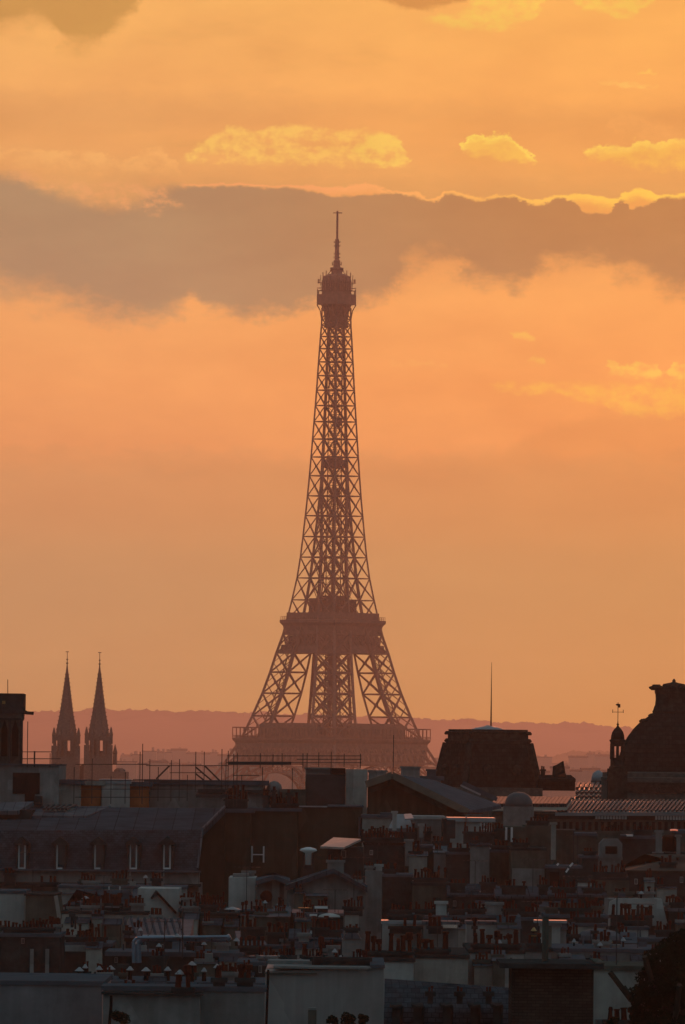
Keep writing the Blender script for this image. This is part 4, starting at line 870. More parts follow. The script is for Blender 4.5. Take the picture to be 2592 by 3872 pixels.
for xx in (1036, 1092): b.stack(xx - 7, xx + 7, 2996 if xx < 1050 else 3006, 3048, SOOT, 1, 12, dy=1, pr=6, gap=0)
fr = MB(); fr.beam((b.X(956), -.2, b.Z(3200)), (b.X(956), -.2, b.Z(3262)), .1).beam((b.X(1000), -.2, b.Z(3200)), (b.X(1000), -.2, b.Z(3262)), .1).beam((b.X(956), -.2, b.Z(3232)), (b.X(1000), -.2, b.Z(3232)), .07); fr.build('vent_frame', WHITE, b.o)
b = Bld('party_wall_building', 'wide brown rear wall topped by bright zinc flashing', 'apartment building', 1128, 1372, 3052, 938, 14)
b.wall(MATS['olive_brown_render'], None); b.part('flashing', ZINCB, 1132, 1238, 3047, 3052, -.3, .1); b.part('flashing', LEAD, 1240, 1376, 3046, 3052, -.3, 13); b.pipe([(1362, 3090), (1362, 3165)], .1, LEAD)
# centre-right cluster y 3080-3200
def blk(label, xa, xb, y, D, m_, cope=LEAD, dep=9, name='apartment_building', cat='building', **kw):
    b = Bld(name, label, cat, xa, xb, y, D, dep); b.wall(m_, cope, ch=.2, over=.08, **kw); return b
b = blk('low cream attic with a row of dark pots below the gabled hall', 1372, 1480, 3082, 925, CREAM); b.part('roof', LEAD, 1440, 1500, 3074, 3140, 1, 6)
b.stack(1368, 1490, 3158, 3185, SOOT, 11, 22, dy=-3)
b = Bld('apartment_building', 'blue-grey hipped roof with a glazed turret between pots', 'building', 1478, 1580, 3130, 915, 8); b.wall(SOOT); solid(b, [(1470, 3132, 914), (1560, 3132, 914), (1548, 3078, 920), (1494, 3078, 920)], mat('blue_zinc', (.09, .13, .155), .4, .5, .3, var=.3), 'roof'); b.stack(1484, 1500, 3075, 3140, PALE, 0, dy=-1.5)
solid(b, [(1532, 3096, 913), (1566, 3094, 913), (1556, 3076, 917), (1528, 3078, 917)], ZINCB, 'skylight', .1); b.stack(1500, 1568, 3152, 3190, SOOT, 6, 24, dy=-4)
b = blk('grey-green attic block with a white flue pipe in front', 1560, 1680, 3086, 918, GREY, PALE); b.stack(1586, 1600, 3124, 3166, PALE, 0, dy=-2); b.part('flue_cap', PALE, 1580, 1606, 3114, 3124, -2.1, -1.2); b.stack(1604, 1630, 3150, 3180, SOOT, 3, 22, dy=-3)
b = Bld('white_attic_house', 'small white attic house with a window and dark pots below its eaves', 'house', 1676, 1862, 3092, 905, 7); b.wall(PALE, ZINCB, ch=.25, over=.2, x0=b.X(1704)); b.wall(SOOT, None, x0=b.X(1676), x1=b.X(1703), z=b.Z(3098)); b.window(1818, 1846, 3106, 3138, fw=4)
b.part('downpipe', PALE, 1760, 1766, 3085, 3150, -.2, -.08); b.stack(1752, 1868, 3152, 3190, SOOT, 12, 26, dy=-2.5); b.part('terracotta_edge', POT, 1735, 1828, 3073, 3077, .5, .8)
b.part('chimney_stack', SOOT, 1690, 1722, 3100, 3170, -1.5, -.6)
b = blk('dark wall with two white drainpipes', 1868, 1990, 3126, 912, TAUPE, None); b.part('drainpipe', WHITE, 1911, 1919, 3128, 3180, -.25, -.1); b.part('drainpipe', WHITE, 1932, 1940, 3128, 3184, -.25, -.1); b.stack(1870, 1905, 3140, 3200, SOOT, 3, 20, dy=-1.5)
b = Bld('chimney_block', 'tall thin pale chimney beside a dark framed shaft', 'chimney', 2082, 2175, 3132, 900, 5); b.wall(TAUPE, None, x0=b.X(2103), x1=b.X(2172), z=b.Z(3138)); b.stack(2084, 2101, 3118, 3250, CREAM, 0, dy=-1.6, dep=1.2); b.part('frame', STEEL, 2168, 2172, 3140, 3272, -.2, -.1); b.part('frame', GREY, 2100, 2175, 3134, 3139, -.3, -.1)
blk('dim brown wall right of the two drainpipes', 1988, 2086, 3122, 915, TAUPE, None).stack(1995, 2075, 3112, 3130, SOOT, 7, 18, dy=1)
b = blk('dim brown-grey block behind the framed shaft', 2172, 2270, 3150, 915, TAUPE, LEAD)
b = Bld('arched_building', 'grey building with a broad arched gable right of the framed shaft', 'building', 2262, 2356, 3175, 880, 10); b.wall(GREY, z=b.Z(3240)); b.poly([(2266, 3245), (2354, 3245), (2354, 3190), (2338, 3172), (2285, 3172), (2268, 3190)], GREY, -.1, 2); b.part('opening', SOOTM, 2290, 2335, 3200, 3228, -.2, -.11); b.stack(2266, 2350, 3152, 3175, TAUPE, 7, 18, dy=2)
b = blk('dark low roofs with one bright white skylight panel', 2340, 2480, 3160, 900, SOOT, LEAD); b.part('skylight', WHITE, 2368, 2392, 3155, 3162, -1, .0); b.part('skylight', LEAD, 2334, 2368, 3157, 3162, -1, 0); b.stack(2400, 2470, 3146, 3160, SOOT, 6, 18, dy=1)
b = Bld('glow_edged_shaft', 'dark shaft with a curved edge given an orange sky glow between two pale posts', 'building', 2478, 2600, 3225, 885, 6); b.wall(SOOT, z=b.Z(3225)); b.stack(2480, 2503, 3148, 3225, GREY, 0, dy=-.5, dep=.8); b.stack(2558, 2572, 3165, 3230, GREY, 0, dy=-.5, dep=.8)
GLOW = bpy.data.materials.new('orange_sky_glow'); GLOW.use_nodes = True; GLOW.node_tree.nodes['Principled BSDF'].inputs['Emission Color'].default_value = (1, .16, .02, 1); GLOW.node_tree.nodes['Principled BSDF'].inputs['Emission Strength'].default_value = .45  # glow put in for the orange sky showing here, no lamp behind it
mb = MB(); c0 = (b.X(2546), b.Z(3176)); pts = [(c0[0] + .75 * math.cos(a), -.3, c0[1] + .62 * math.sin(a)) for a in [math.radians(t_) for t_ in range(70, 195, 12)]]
mb.tube(pts[:4], .05, 6); mb.tube(pts[8:], .06, 6); mb.build('sky_glow_edge', GLOW, b.o); MB().lathe([(.55, b.Z(3220)), (.55, b.Z(3166)), (.3, b.Z(3158))], 12, c=(b.X(2534), .8)).build('hood', SOOTM, b.o); b.part('ledge', GREY, 2466, 2508, 3221, 3226, -1, 0)
b = blk('dim wall under the balustrade at the far right', 2560, 2700, 3140, 905, TAUPE, LEAD)
# ------------------------------------------------------------------ roof-scape, middle distance
BLD = []
def B(label, xa, xb, y, D, m_=GREY, cope=LEAD, dep=7, cat='building', name='apartment_building', roof=None, pots_=None, **kw):
    b = Bld(name, label, cat, xa, xb, y, D, dep)
    b.wall(m_, cope, ch=.15, over=.06, **kw)
    if roof: b.roof(roof[0], roof[1], roof[2], over=.1, **(roof[3] if len(roof) > 3 else {}))
    for q in (pots_ or ()):                                 # xa, xb, y top of stack, n, pot px height
        b.stack(q[0], q[1], q[2], y + 4, q[5] if len(q) > 5 else SOOT, q[3], q[4], dy=(q[6] if len(q) > 6 else 1), pr=(q[7] if len(q) > 7 else None))
    BLD.append(b); return b
# -- tops between 3160 and 3300
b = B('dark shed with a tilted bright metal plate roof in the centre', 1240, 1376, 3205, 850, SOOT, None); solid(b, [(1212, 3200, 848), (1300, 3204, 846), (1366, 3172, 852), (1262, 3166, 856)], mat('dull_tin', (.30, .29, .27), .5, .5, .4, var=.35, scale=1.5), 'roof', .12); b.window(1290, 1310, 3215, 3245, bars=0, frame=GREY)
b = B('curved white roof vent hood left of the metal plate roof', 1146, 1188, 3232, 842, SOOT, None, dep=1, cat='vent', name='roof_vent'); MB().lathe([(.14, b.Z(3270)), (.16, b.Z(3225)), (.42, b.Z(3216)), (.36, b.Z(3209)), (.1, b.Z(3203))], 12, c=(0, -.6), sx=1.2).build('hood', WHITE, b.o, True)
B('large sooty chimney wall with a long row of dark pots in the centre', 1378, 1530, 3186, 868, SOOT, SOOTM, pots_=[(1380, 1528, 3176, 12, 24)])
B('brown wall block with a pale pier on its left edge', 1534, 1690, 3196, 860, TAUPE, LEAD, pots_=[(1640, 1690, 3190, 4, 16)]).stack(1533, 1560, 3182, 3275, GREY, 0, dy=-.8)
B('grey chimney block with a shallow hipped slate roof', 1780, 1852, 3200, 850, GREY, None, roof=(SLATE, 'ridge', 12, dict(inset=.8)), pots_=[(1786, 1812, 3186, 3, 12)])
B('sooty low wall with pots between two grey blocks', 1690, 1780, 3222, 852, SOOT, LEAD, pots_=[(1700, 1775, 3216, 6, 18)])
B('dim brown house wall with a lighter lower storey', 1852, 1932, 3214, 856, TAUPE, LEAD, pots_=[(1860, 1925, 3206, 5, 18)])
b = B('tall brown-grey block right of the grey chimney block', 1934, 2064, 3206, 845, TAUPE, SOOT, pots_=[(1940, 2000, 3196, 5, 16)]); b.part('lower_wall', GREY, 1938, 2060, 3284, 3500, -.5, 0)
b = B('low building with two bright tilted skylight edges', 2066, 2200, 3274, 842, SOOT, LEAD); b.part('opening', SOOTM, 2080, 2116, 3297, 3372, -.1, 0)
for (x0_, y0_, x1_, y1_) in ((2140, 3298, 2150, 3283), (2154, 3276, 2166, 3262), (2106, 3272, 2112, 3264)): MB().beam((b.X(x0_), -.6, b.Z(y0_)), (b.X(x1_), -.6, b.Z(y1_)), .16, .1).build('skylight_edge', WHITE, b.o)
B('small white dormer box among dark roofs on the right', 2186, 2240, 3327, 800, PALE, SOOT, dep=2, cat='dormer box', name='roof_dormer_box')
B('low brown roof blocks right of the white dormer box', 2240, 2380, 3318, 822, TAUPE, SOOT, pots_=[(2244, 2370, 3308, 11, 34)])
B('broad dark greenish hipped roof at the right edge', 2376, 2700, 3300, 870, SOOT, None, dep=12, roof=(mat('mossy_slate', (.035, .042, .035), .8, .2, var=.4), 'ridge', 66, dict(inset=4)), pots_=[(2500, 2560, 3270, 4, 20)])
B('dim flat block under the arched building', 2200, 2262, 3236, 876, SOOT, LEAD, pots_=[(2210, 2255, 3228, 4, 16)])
# -- tops between 3290 and 3420
b = B('streaky white party wall below the brown party walls', 866, 968, 3318, 782, PALE, None); b.wall(GREY, None, x0=b.X(880), x1=b.X(940), z=b.Z(3306), y0=1, y1=4); b.stack(915, 960, 3306, 3320, GREY, 0, dy=4)
b = B('pale shed wall with a round flue mouth', 972, 1092, 3326, 778, GREY, None); solid(b, [(968, 3330, 776), (1040, 3308, 776), (1098, 3332, 776), (1098, 3320, 786), (1040, 3298, 786), (968, 3318, 786)], LEAD, 'roof'); b.part('pier', PALE, 1076, 1092, 3340, 3430, -.3, 0)
b.part('pier', PALE, 1030, 1058, 3325, 3430, -.25, 0); MB().tube([(b.X(1010), -1.4, b.Z(3388)), (b.X(1000), .3, b.Z(3390))], .24, 12).build('flue', SOOTM, b.o); MB().lathe([(.26, 0), (.32, .15), (.32, .22), (.24, .22)], 14).build('flue_rim', POT, b.o).matrix_local = Matrix.Translation((b.X(1010), -1.35, b.Z(3388))) @ Matrix.Rotation(math.pi / 2, 4, 'X')
b = Bld('gabled_house', 'broad grey gabled house in the centre of the roofs', 'house', 1086, 1384, 3352, 770, 10); b.poly([(1086, 3600), (1384, 3600), (1384, 3352), (1262, 3284), (1086, 3344)], GREY, 0, .8); b.wall(GREY, None, y0=.82, y1=9, z=b.Z(3356))
solid(b, [(1082, 3348, 769), (1262, 3284, 769), (1262, 3278, 784), (1082, 3336, 784)][::-1], ZINCD, 'roof'); solid(b, [(1262, 3284, 769), (1390, 3356, 769), (1390, 3344, 784), (1262, 3278, 784)][::-1], ZINCD, 'roof'); b.stack(1238, 1300, 3262, 3330, GREY, 3, 14, dy=-.1); BLD.append(b)
B('twin pale chimney stacks right of the gabled house', 1382, 1446, 3292, 780, GREY, None, dep=2, cat='chimney', name='chimney_block', pots_=[(1384, 1412, 3284, 3, 18, GREY, .6), (1422, 1446, 3278, 2, 18, PALE, .6)])
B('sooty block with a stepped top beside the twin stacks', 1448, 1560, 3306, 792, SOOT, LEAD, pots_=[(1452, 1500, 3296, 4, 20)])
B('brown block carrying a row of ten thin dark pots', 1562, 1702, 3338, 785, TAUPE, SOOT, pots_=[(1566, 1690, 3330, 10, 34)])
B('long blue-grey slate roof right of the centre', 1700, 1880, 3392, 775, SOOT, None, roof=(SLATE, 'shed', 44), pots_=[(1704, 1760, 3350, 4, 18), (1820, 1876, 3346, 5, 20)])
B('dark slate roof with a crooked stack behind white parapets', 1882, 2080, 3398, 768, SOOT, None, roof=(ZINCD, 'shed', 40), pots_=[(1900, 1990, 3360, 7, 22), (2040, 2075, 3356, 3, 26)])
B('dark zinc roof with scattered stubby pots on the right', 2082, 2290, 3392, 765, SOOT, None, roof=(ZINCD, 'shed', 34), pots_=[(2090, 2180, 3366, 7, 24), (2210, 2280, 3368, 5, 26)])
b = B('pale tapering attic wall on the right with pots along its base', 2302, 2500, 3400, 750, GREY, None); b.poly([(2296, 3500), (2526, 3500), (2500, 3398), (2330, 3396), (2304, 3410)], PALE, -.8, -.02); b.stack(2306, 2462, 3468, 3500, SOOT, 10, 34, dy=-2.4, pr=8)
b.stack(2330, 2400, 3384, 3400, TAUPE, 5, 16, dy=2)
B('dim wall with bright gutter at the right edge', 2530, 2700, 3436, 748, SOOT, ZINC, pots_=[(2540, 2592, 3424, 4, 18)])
# left
B('long low cream parapet wall under the mansard', 222, 700, 3350, 800, GREY, LEAD, pots_=[(150, 215, 3346, 4, 20)]).part('antenna_frame', WHITE, 415, 419, 3350, 3378, -2, -1.9)
BLD[-1].part('antenna_frame', WHITE, 456, 460, 3350, 3378, -2, -1.9); BLD[-1].part('antenna_frame', WHITE, 419.5, 455.5, 3375, 3378, -1.99, -1.91)
B('white party wall at the left edge', -40, 94, 3368, 765, PALE, LEAD)
b = Bld('mansard_end_house', 'brown mansard end wall with a pale slanting edge on the left', 'house', 98, 232, 3386, 752, 9); b.poly([(98, 3900), (256, 3900), (252, 3620), (212, 3386), (98, 3384)], TAUPE, 0, 8); b.part('coping', SOOT, 92, 216, 3380, 3387, -.1, 8.1)
MB().beam((b.X(212), -.1, b.Z(3386)), (b.X(252), -.1, b.Z(3624)), .09, .2).build('slanting_edge', CREAM, b.o); MB().lathe([(.14, 0), (.18, .14), (.05, .24)], 8, c=(0, 0)).build('cowl', ZINCB, b.o).location = (b.X(252), -.15, b.Z(3624)); BLD.append(b)
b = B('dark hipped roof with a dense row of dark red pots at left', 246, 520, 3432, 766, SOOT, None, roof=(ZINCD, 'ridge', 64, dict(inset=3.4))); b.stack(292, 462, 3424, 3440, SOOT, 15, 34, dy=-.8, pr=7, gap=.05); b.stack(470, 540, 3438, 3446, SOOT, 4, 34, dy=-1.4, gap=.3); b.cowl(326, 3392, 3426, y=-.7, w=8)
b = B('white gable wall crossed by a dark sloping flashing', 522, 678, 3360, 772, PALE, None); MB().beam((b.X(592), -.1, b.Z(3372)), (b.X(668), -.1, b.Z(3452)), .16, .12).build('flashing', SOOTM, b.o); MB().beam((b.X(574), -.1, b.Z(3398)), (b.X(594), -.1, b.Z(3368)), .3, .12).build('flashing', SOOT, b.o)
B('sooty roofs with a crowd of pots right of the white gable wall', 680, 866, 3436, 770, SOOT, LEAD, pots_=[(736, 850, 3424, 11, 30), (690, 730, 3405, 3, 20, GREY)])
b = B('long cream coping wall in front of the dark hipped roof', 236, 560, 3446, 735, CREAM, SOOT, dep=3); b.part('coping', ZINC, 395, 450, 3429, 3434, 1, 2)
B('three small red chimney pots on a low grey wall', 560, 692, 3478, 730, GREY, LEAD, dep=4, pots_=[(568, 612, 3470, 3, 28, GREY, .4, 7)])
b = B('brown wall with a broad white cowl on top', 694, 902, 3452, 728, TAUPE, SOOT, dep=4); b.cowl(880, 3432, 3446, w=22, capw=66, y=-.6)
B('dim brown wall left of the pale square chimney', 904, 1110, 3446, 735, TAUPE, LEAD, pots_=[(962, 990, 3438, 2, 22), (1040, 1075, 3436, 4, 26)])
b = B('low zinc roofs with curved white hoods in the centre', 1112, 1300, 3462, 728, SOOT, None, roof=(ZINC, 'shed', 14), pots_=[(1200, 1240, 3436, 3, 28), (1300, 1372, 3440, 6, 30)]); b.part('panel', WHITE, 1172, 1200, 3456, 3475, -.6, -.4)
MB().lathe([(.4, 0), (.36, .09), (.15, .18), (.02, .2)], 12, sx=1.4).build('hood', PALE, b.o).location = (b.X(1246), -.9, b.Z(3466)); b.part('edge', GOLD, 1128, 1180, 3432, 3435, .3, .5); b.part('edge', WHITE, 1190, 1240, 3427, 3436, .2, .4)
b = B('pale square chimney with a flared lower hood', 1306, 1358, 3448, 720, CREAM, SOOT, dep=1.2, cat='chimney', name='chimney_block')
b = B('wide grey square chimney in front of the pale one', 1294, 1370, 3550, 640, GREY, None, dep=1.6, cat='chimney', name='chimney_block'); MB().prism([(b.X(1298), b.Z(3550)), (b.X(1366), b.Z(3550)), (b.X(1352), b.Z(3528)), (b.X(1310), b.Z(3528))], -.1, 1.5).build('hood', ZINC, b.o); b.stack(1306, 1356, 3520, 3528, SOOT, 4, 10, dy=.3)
# -- white parapets, 3470 to 3560
b = B('white parapet broken by red pots right of the square chimney', 1448, 1600, 3482, 664, PALE, ZINCB, dep=3, pots_=[(1470, 1600, 3470, 0, 10)]); b.stack(1474, 1592, 3512, 3530, SOOT, 7, 44, dy=-1, pr=8, gap=.3)
b = B('white parapet with a bright panel standing for a highlight', 1602, 1734, 3484, 662, GREY, ZINC, dep=3); b.part('panel', mat('highlight_tin', (.85, .8, .72), .2, .8, .8), 1672, 1730, 3496, 3509, -.3, -.1); b.stack(1620, 1668, 3512, 3530, SOOT, 3, 46, dy=-1, pr=8)  # bright tin panel put in for a white-orange highlight
b = B('long white parapet with a pair of pots at its right end', 1766, 1964, 3484, 668, PALE, ZINC, dep=3); b.stack(1892, 1910, 3512, 3530, SOOT, 1, 32, dy=-1, pr=8, gap=0); b.stack(1932, 1948, 3512, 3530, SOOT, 1, 44, dy=-1, pr=8, gap=0); b.stack(1790, 1800, 3512, 3530, SOOT, 1, 26, dy=-1, pr=8)
b = B('capped white box chimney with a bright lid', 2046, 2120, 3490, 660, PALE, ZINCB, dep=1.6, cat='chimney', name='chimney_block'); b.roof(ZINCB, 'ridge', 8, inset=.6)
b = B('cream trapezoid wall with small pots behind it', 2172, 2292, 3492, 665, CREAM, LEAD, dep=3, pots_=[(2180, 2280, 3482, 6, 22)])
b = B('short white wall below the tapering attic', 2360, 2452, 3504, 660, PALE, LEAD, dep=3, pots_=[(2364, 2440, 3494, 5, 22)])
B('dark gap of roofs between the long parapet and the box chimney', 1966, 2046, 3470, 690, SOOT, LEAD, pots_=[(1972, 2040, 3460, 5, 26)])
B('dim roof with reddish pots behind the white parapets', 1560, 1760, 3462, 700, SOOT, LEAD, pots_=[(1480, 1560, 3452, 6, 22), (1570, 1640, 3450, 6, 24), (1700, 1760, 3450, 5, 26)]).stack(1650, 1690, 3420, 3462, PALE, 0, dy=1)
B('dim roof with a small white box behind the long parapet', 1762, 1964, 3460, 702, SOOT, LEAD, pots_=[(1770, 1836, 3448, 5, 22), (1904, 1960, 3448, 5, 26)]).stack(1842, 1902, 3424, 3462, GREY, 0, dy=1)
B('dark roofs behind the capped box chimney', 2066, 2300, 3460, 700, SOOT, LEAD, pots_=[(2120, 2230, 3446, 8, 26)])
b = B('chimney with gold-toned metal bands on the right', 2004, 2042, 3552, 622, SOOT, SOOT, dep=1.2, cat='chimney', name='chimney_block'); b.cowl(2020, 3513, 3528, w=14, capw=24, y=.5, m_=GOLD); b.part('band', GOLD, 2006, 2038, 3536, 3541, -.1, 0); b.stack(2006, 2038, 3545, 3553, SOOT, 0)
b = B('zinc arch-roofed dormer with warm spots at right', 2200, 2330, 3556, 640, ZINCD, None, dep=5); MB().lathe([(.7, 0), (.66, .17), (.5, .36), (.2, .46), (.02, .5)], 14, sx=1.5, c=(b.X(2270), 1.5)).build('dome_roof', ZINC, b.o).location.z = b.Z(3556); b.part('glint', GOLD, 2300, 2318, 3560, 3566, -.2, -.05); b.stack(2150, 2190, 3545, 3560, SOOT, 3, 30, dy=0); b.stack(2240, 2256, 3530, 3556, SOOT, 1, 20, dy=-1)  # warm glint put in as a small gold-toned plate
B('low grey roofs fading into the tree at right', 2330, 2560, 3548, 655, TAUPE, LEAD, pots_=[(2340, 2380, 3540, 3, 20)])
# left, 3470 - 3700
b = B('standing seam zinc roof behind the blue duct', 476, 712, 3548, 690, SOOT, None, dep=9, roof=(ZINC, 'shed', 60)); b.stack(470, 500, 3530, 3560, SOOT, 2, 20)
for i in range(9):
    x0_ = 486 + i * 26; p0 = (b.X(x0_), -.05, b.z + .1); p1 = (b.X(x0_ - 34), 9, b.z + 60 * b.k + .02); MB().beam(p0, p1, .1, .12).build('standing_seam', ZINCD, b.o)
b = B('dark roofs and pots behind the left mansard end', 226, 420, 3566, 680, SOOT, LEAD, pots_=[(248, 400, 3556, 13, 38), ]); b.part('beam', GREY, 250, 370, 3574, 3596, -1.2, -.6); b.part('panel', GREY, 345, 380, 3580, 3640, -1.6, -1.2)
b.stack(262, 272, 3470, 3510, SOOT, 0, dy=2); b.stack(276, 282, 3480, 3516, SOOT, 0, dy=2)
b = Bld('duct_roof', 'dark flat roof carrying a long blue-grey ventilation duct', 'building', 420, 900, 3600, 640, 6); b.wall(SOOT, LEAD, ch=.2)
MB().tube([(b.X(526), -.4, b.Z(3640, 526)), (b.X(522), -.4, b.Z(3566, 522)), (b.X(540), -.4, b.Z(3546, 540)), (b.X(856), -.4, b.Z(3550, 856)), (b.X(872), -.4, b.Z(3540, 872))], .14, 10).build('duct', DUCT, b.o)
MB().tube([(b.X(508), -.7, b.Z(3640, 508)), (b.X(506), -.7, b.Z(3560, 506)), (b.X(520), -.7, b.Z(3545, 520)), (b.X(860), -.65, b.Z(3541, 860))], .07, 8).build('duct', DUCT, b.o)
for xx in range(560, 860, 60): b.part('duct_bracket', STEEL, xx, xx + 4, 3536, 3600, -.62, -.55)
b.cowl(895, 3550, 3576, w=12, capw=26, y=-.5); b.cowl(672, 3534, 3544, w=8, capw=30, y=-.9); BLD.append(b)
b.pipe([(694, 3430), (694, 3620)], .03, STEEL, -2, 'antenna_mast')
b.stack(905, 1000, 3590, 3604, SOOT, 6, 34, dy=1)
b = B('dim low attic with pots left of the wide square chimney', 902, 1100, 3574, 655, GREY, LEAD, dep=4, pots_=[(908, 1000, 3520, 6, 44, SOOT, 2), (1010, 1090, 3540, 5, 34, SOOT, 2)]); solid(b, [(902, 3574, 654), (1010, 3574, 654), (990, 3520, 668), (890, 3520, 668)], ZINC, 'roof')
B('small zinc roofs with reddish pots left of the wide square chimney', 1100, 1292, 3560, 648, SOOT, None, roof=(ZINCD, 'shed', 36), pots_=[(1180, 1240, 3520, 4, 40, SOOT, 1, 8), (1244, 1290, 3530, 3, 30)]).stack(1130, 1170, 3540, 3562, GREY, 0, dy=-.5)
b = B('dark sloping house side with two pale downpipes at the left edge', -60, 226, 3530, 640, SOOT, LEAD); b.part('downpipe', GREY, 116, 130, 3588, 3690, -.3, 0); b.part('downpipe', GREY, 174, 188, 3588, 3690, -.3, 0); b.stack(10, 200, 3520, 3532, SOOT, 14, 18, dy=1)
b = B('row of mushroom cowls on a dark flat roof', 232, 1000, 3712, 540, SOOT, LEAD, dep=8, z=None)
for xc, yt in ((295, 3668), (316, 3617 + 40), (370, 3663), (412, 3663), (487, 3665), (550, 3666), (632, 3664), (725, 3642), (680, 3676), (820, 3652), (770, 3668)): b.cowl(xc, yt, 3716, w=18, capw=random.choice((24, 30, 38)), y=random.uniform(.2, 3))
b.stack(440, 470, 3670, 3716, SOOT, 0, dy=4); b.stack(560, 620, 3640, 3700, SOOT, 4, 22, dy=5); b.part('wall', GREY, 770, 800, 3610, 3640, 2, 3)
b = B('long low roof ledge with small bright glints', 900, 1300, 3640, 590, SOOT, LEAD, dep=7, pots_=[(1140, 1160, 3626, 1, 46, SOOT, 1, 9), (1200, 1222, 3626, 1, 56, SOOT, 1, 9), (1262, 1290, 3626, 2, 40), (1060, 1100, 3632, 4, 22)])
for xa in (945, 985, 1010, 1030, 1055): b.part('glint', ZINCB, xa, xa + 18, 3613, 3617, -.3, -.1)  # glints put in as small bright zinc strips
b.stack(1240, 1280, 3590, 3640, GREY, 0, dy=.5); b.cowl(1266, 3593, 3610, w=10, capw=24)
# -- stepped party walls on the right, 3580 - 3720
b = B('first white stepped party wall with pots, nearest the big wall', 1366, 1566, 3622, 560, PALE, SOOT, dep=14); b.stack(1376, 1562, 3612, 3624, SOOT, 8, 56, dy=.4, pr=10, gap=.05)
b = B('second white stepped party wall from the big wall', 1568, 1772, 3610, 580, CREAM, SOOT, dep=14); b.stack(1572, 1700, 3602, 3612, SOOT, 5, 48, dy=.4, pr=11, gap=.1)
b = B('third white stepped party wall from the big wall', 1774, 1982, 3592, 600, PALE, SOOT, dep=14); b.stack(1788, 1968, 3584, 3594, SOOT, 7, 44, dy=.4, pr=11, gap=.15)
b = B('fourth grey stepped wall with a dark pilaster', 1984, 2086, 3586, 612, GREY, SOOT, dep=10); b.stack(1996, 2050, 3580, 3588, SOOT, 3, 30, dy=.4)
b = B('broad cream wall with a ledge left of the dark tree', 2088, 2500, 3588, 618, GREY, LEAD, dep=10); b.part('ledge', SOOT, 2128, 2240, 3622, 3632, -.3, .0); b.part('ledge', TAUPE, 2240, 2410, 3634, 3640, -.4, 0); b.part('pilaster', TAUPE, 2058, 2086, 3500, 3640, -.4, 0)
# -- nearest, 3640 - 3872
b = B('big plain bluish grey wall at the bottom left corner', -60, 388, 3708, 470, mat('blue_grey_render', (.22, .23, .245), .9, .2, var=.2, streaks=.1), LEAD, dep=10)
b = B('grey wall with a thick dark coping and twin tall pots', 392, 1000, 3730, 462, GREY, LEAD, dep=3); b.part('coping', SOOT, 388, 770, 3750, 3759, -1.1, 0); b.part('lower_wall', GREY, 394, 760, 3759, 4200, -.9, 0)
b.stack(660, 730, 3748, 3760, SOOT, 2, 64, dy=-1, pr=12, gap=0); b.stack(806, 850, 3716, 3732, SOOT, 1, 46, dy=.4, pr=13, gap=0); b.stack(896, 956, 3716, 3732, SOOT, 2, 50, dy=.4, pr=11, gap=0)
b.pipe([(426, 3760), (426, 3800), (420, 3872)], .05, SOOTM, -1.2); b.cowl(682, 3672, 3690, w=12, capw=40, y=-.6)
b = Bld('big_light_wall_building', 'large pale grey party wall with cornice at the bottom centre', 'apartment building', 1004, 1452, 3662, 500, 12)
WM = mat('light_party_wall', (.33, .335, .33), .92, .2, var=.16, scale=.5, streaks=.12); b.poly([(1004, 4300), (1462, 4300), (1452, 3662), (1404, 3661), (1004, 3672)], WM, 0, 11); b.part('coping', GREY, 1036, 1404, 3655, 3663, -.2, 11); b.part('coping', LEAD, 1400, 1456, 3648, 3661, -.1, 11)
b.part('cornice', TAUPE, 1000, 1200, 3678, 3682, -.15, 0); b.pipe([(1016, 3666), (1011, 3872), (1009, 4000)], .045, SOOTM, -.3); b.part('chimney_stack', TAUPE, 1168, 1200, 3816, 4000, -1.4, -.6); b.part('chimney_cap', GREY, 1168, 1198, 3806, 3815, -1.4, -.6)
b.part('upper_wall', GREY, 1010, 1180, 3640, 3655, 3, 5); b.stack(1180, 1400, 3640, 3656, SOOT, 6, 18, dy=2, gap=.3); BLD.append(b)
b = Bld('slate_mansard', 'steep slate roof with thin pale dormer posts right of the big wall', 'apartment building', 1455, 1938, 3745, 440, 9); b.wall(GREY, z=b.Z(3960)); solid(b, [(1450, 3960, 439), (1942, 3960, 439), (1936, 3745, 446), (1455, 3722, 446)], SLATE, 'roof'); solid(b, [(1455, 3722, 446.1), (1936, 3745, 446.1), (1936, 3735, 456), (1455, 3700, 456)], SLATE, 'upper_roof')
for xc in (1500, 1580, 1690, 1795, 1880): b.dormer(xc, 30, 3800, 3808, 3930, -.5, jamb=GREY, lit=1 + xc % 2)
for xa, xb in ((1620, 1640), (1730, 1752), (1840, 1862)): b.stack(xa, xb, 3770, 3800, SOOT, 2, 16, dy=.8)
BLD.append(b)
b = Bld('brick_shaft', 'dark brick block under a broad overhanging slab at lower right', 'building', 1938, 2246, 3662, 430, 5); b.wall(BRICK, z=b.Z(3662)); b.part('slab', SOOT, 1890, 2282, 3642, 3661, -.7, 5.4); b.part('slab_edge', TAUPE, 2250, 2284, 3638, 3642, -.7, 5)
b.pipe([(2068, 3470), (2068, 3640)], .1, TAUPE, 2, 'flue'); BLD.append(b)
b = B('narrow cream wall between the brick block and the tree', 2248, 2450, 3652, 446, CREAM, TAUPE, dep=6); b.stack(2286, 2400, 3868, 3900, SOOT, 4, 36, dy=-2, pr=12, gap=0); b.part('vent', GREY, 2250, 2276, 3850, 3900, -1.2, -.6)
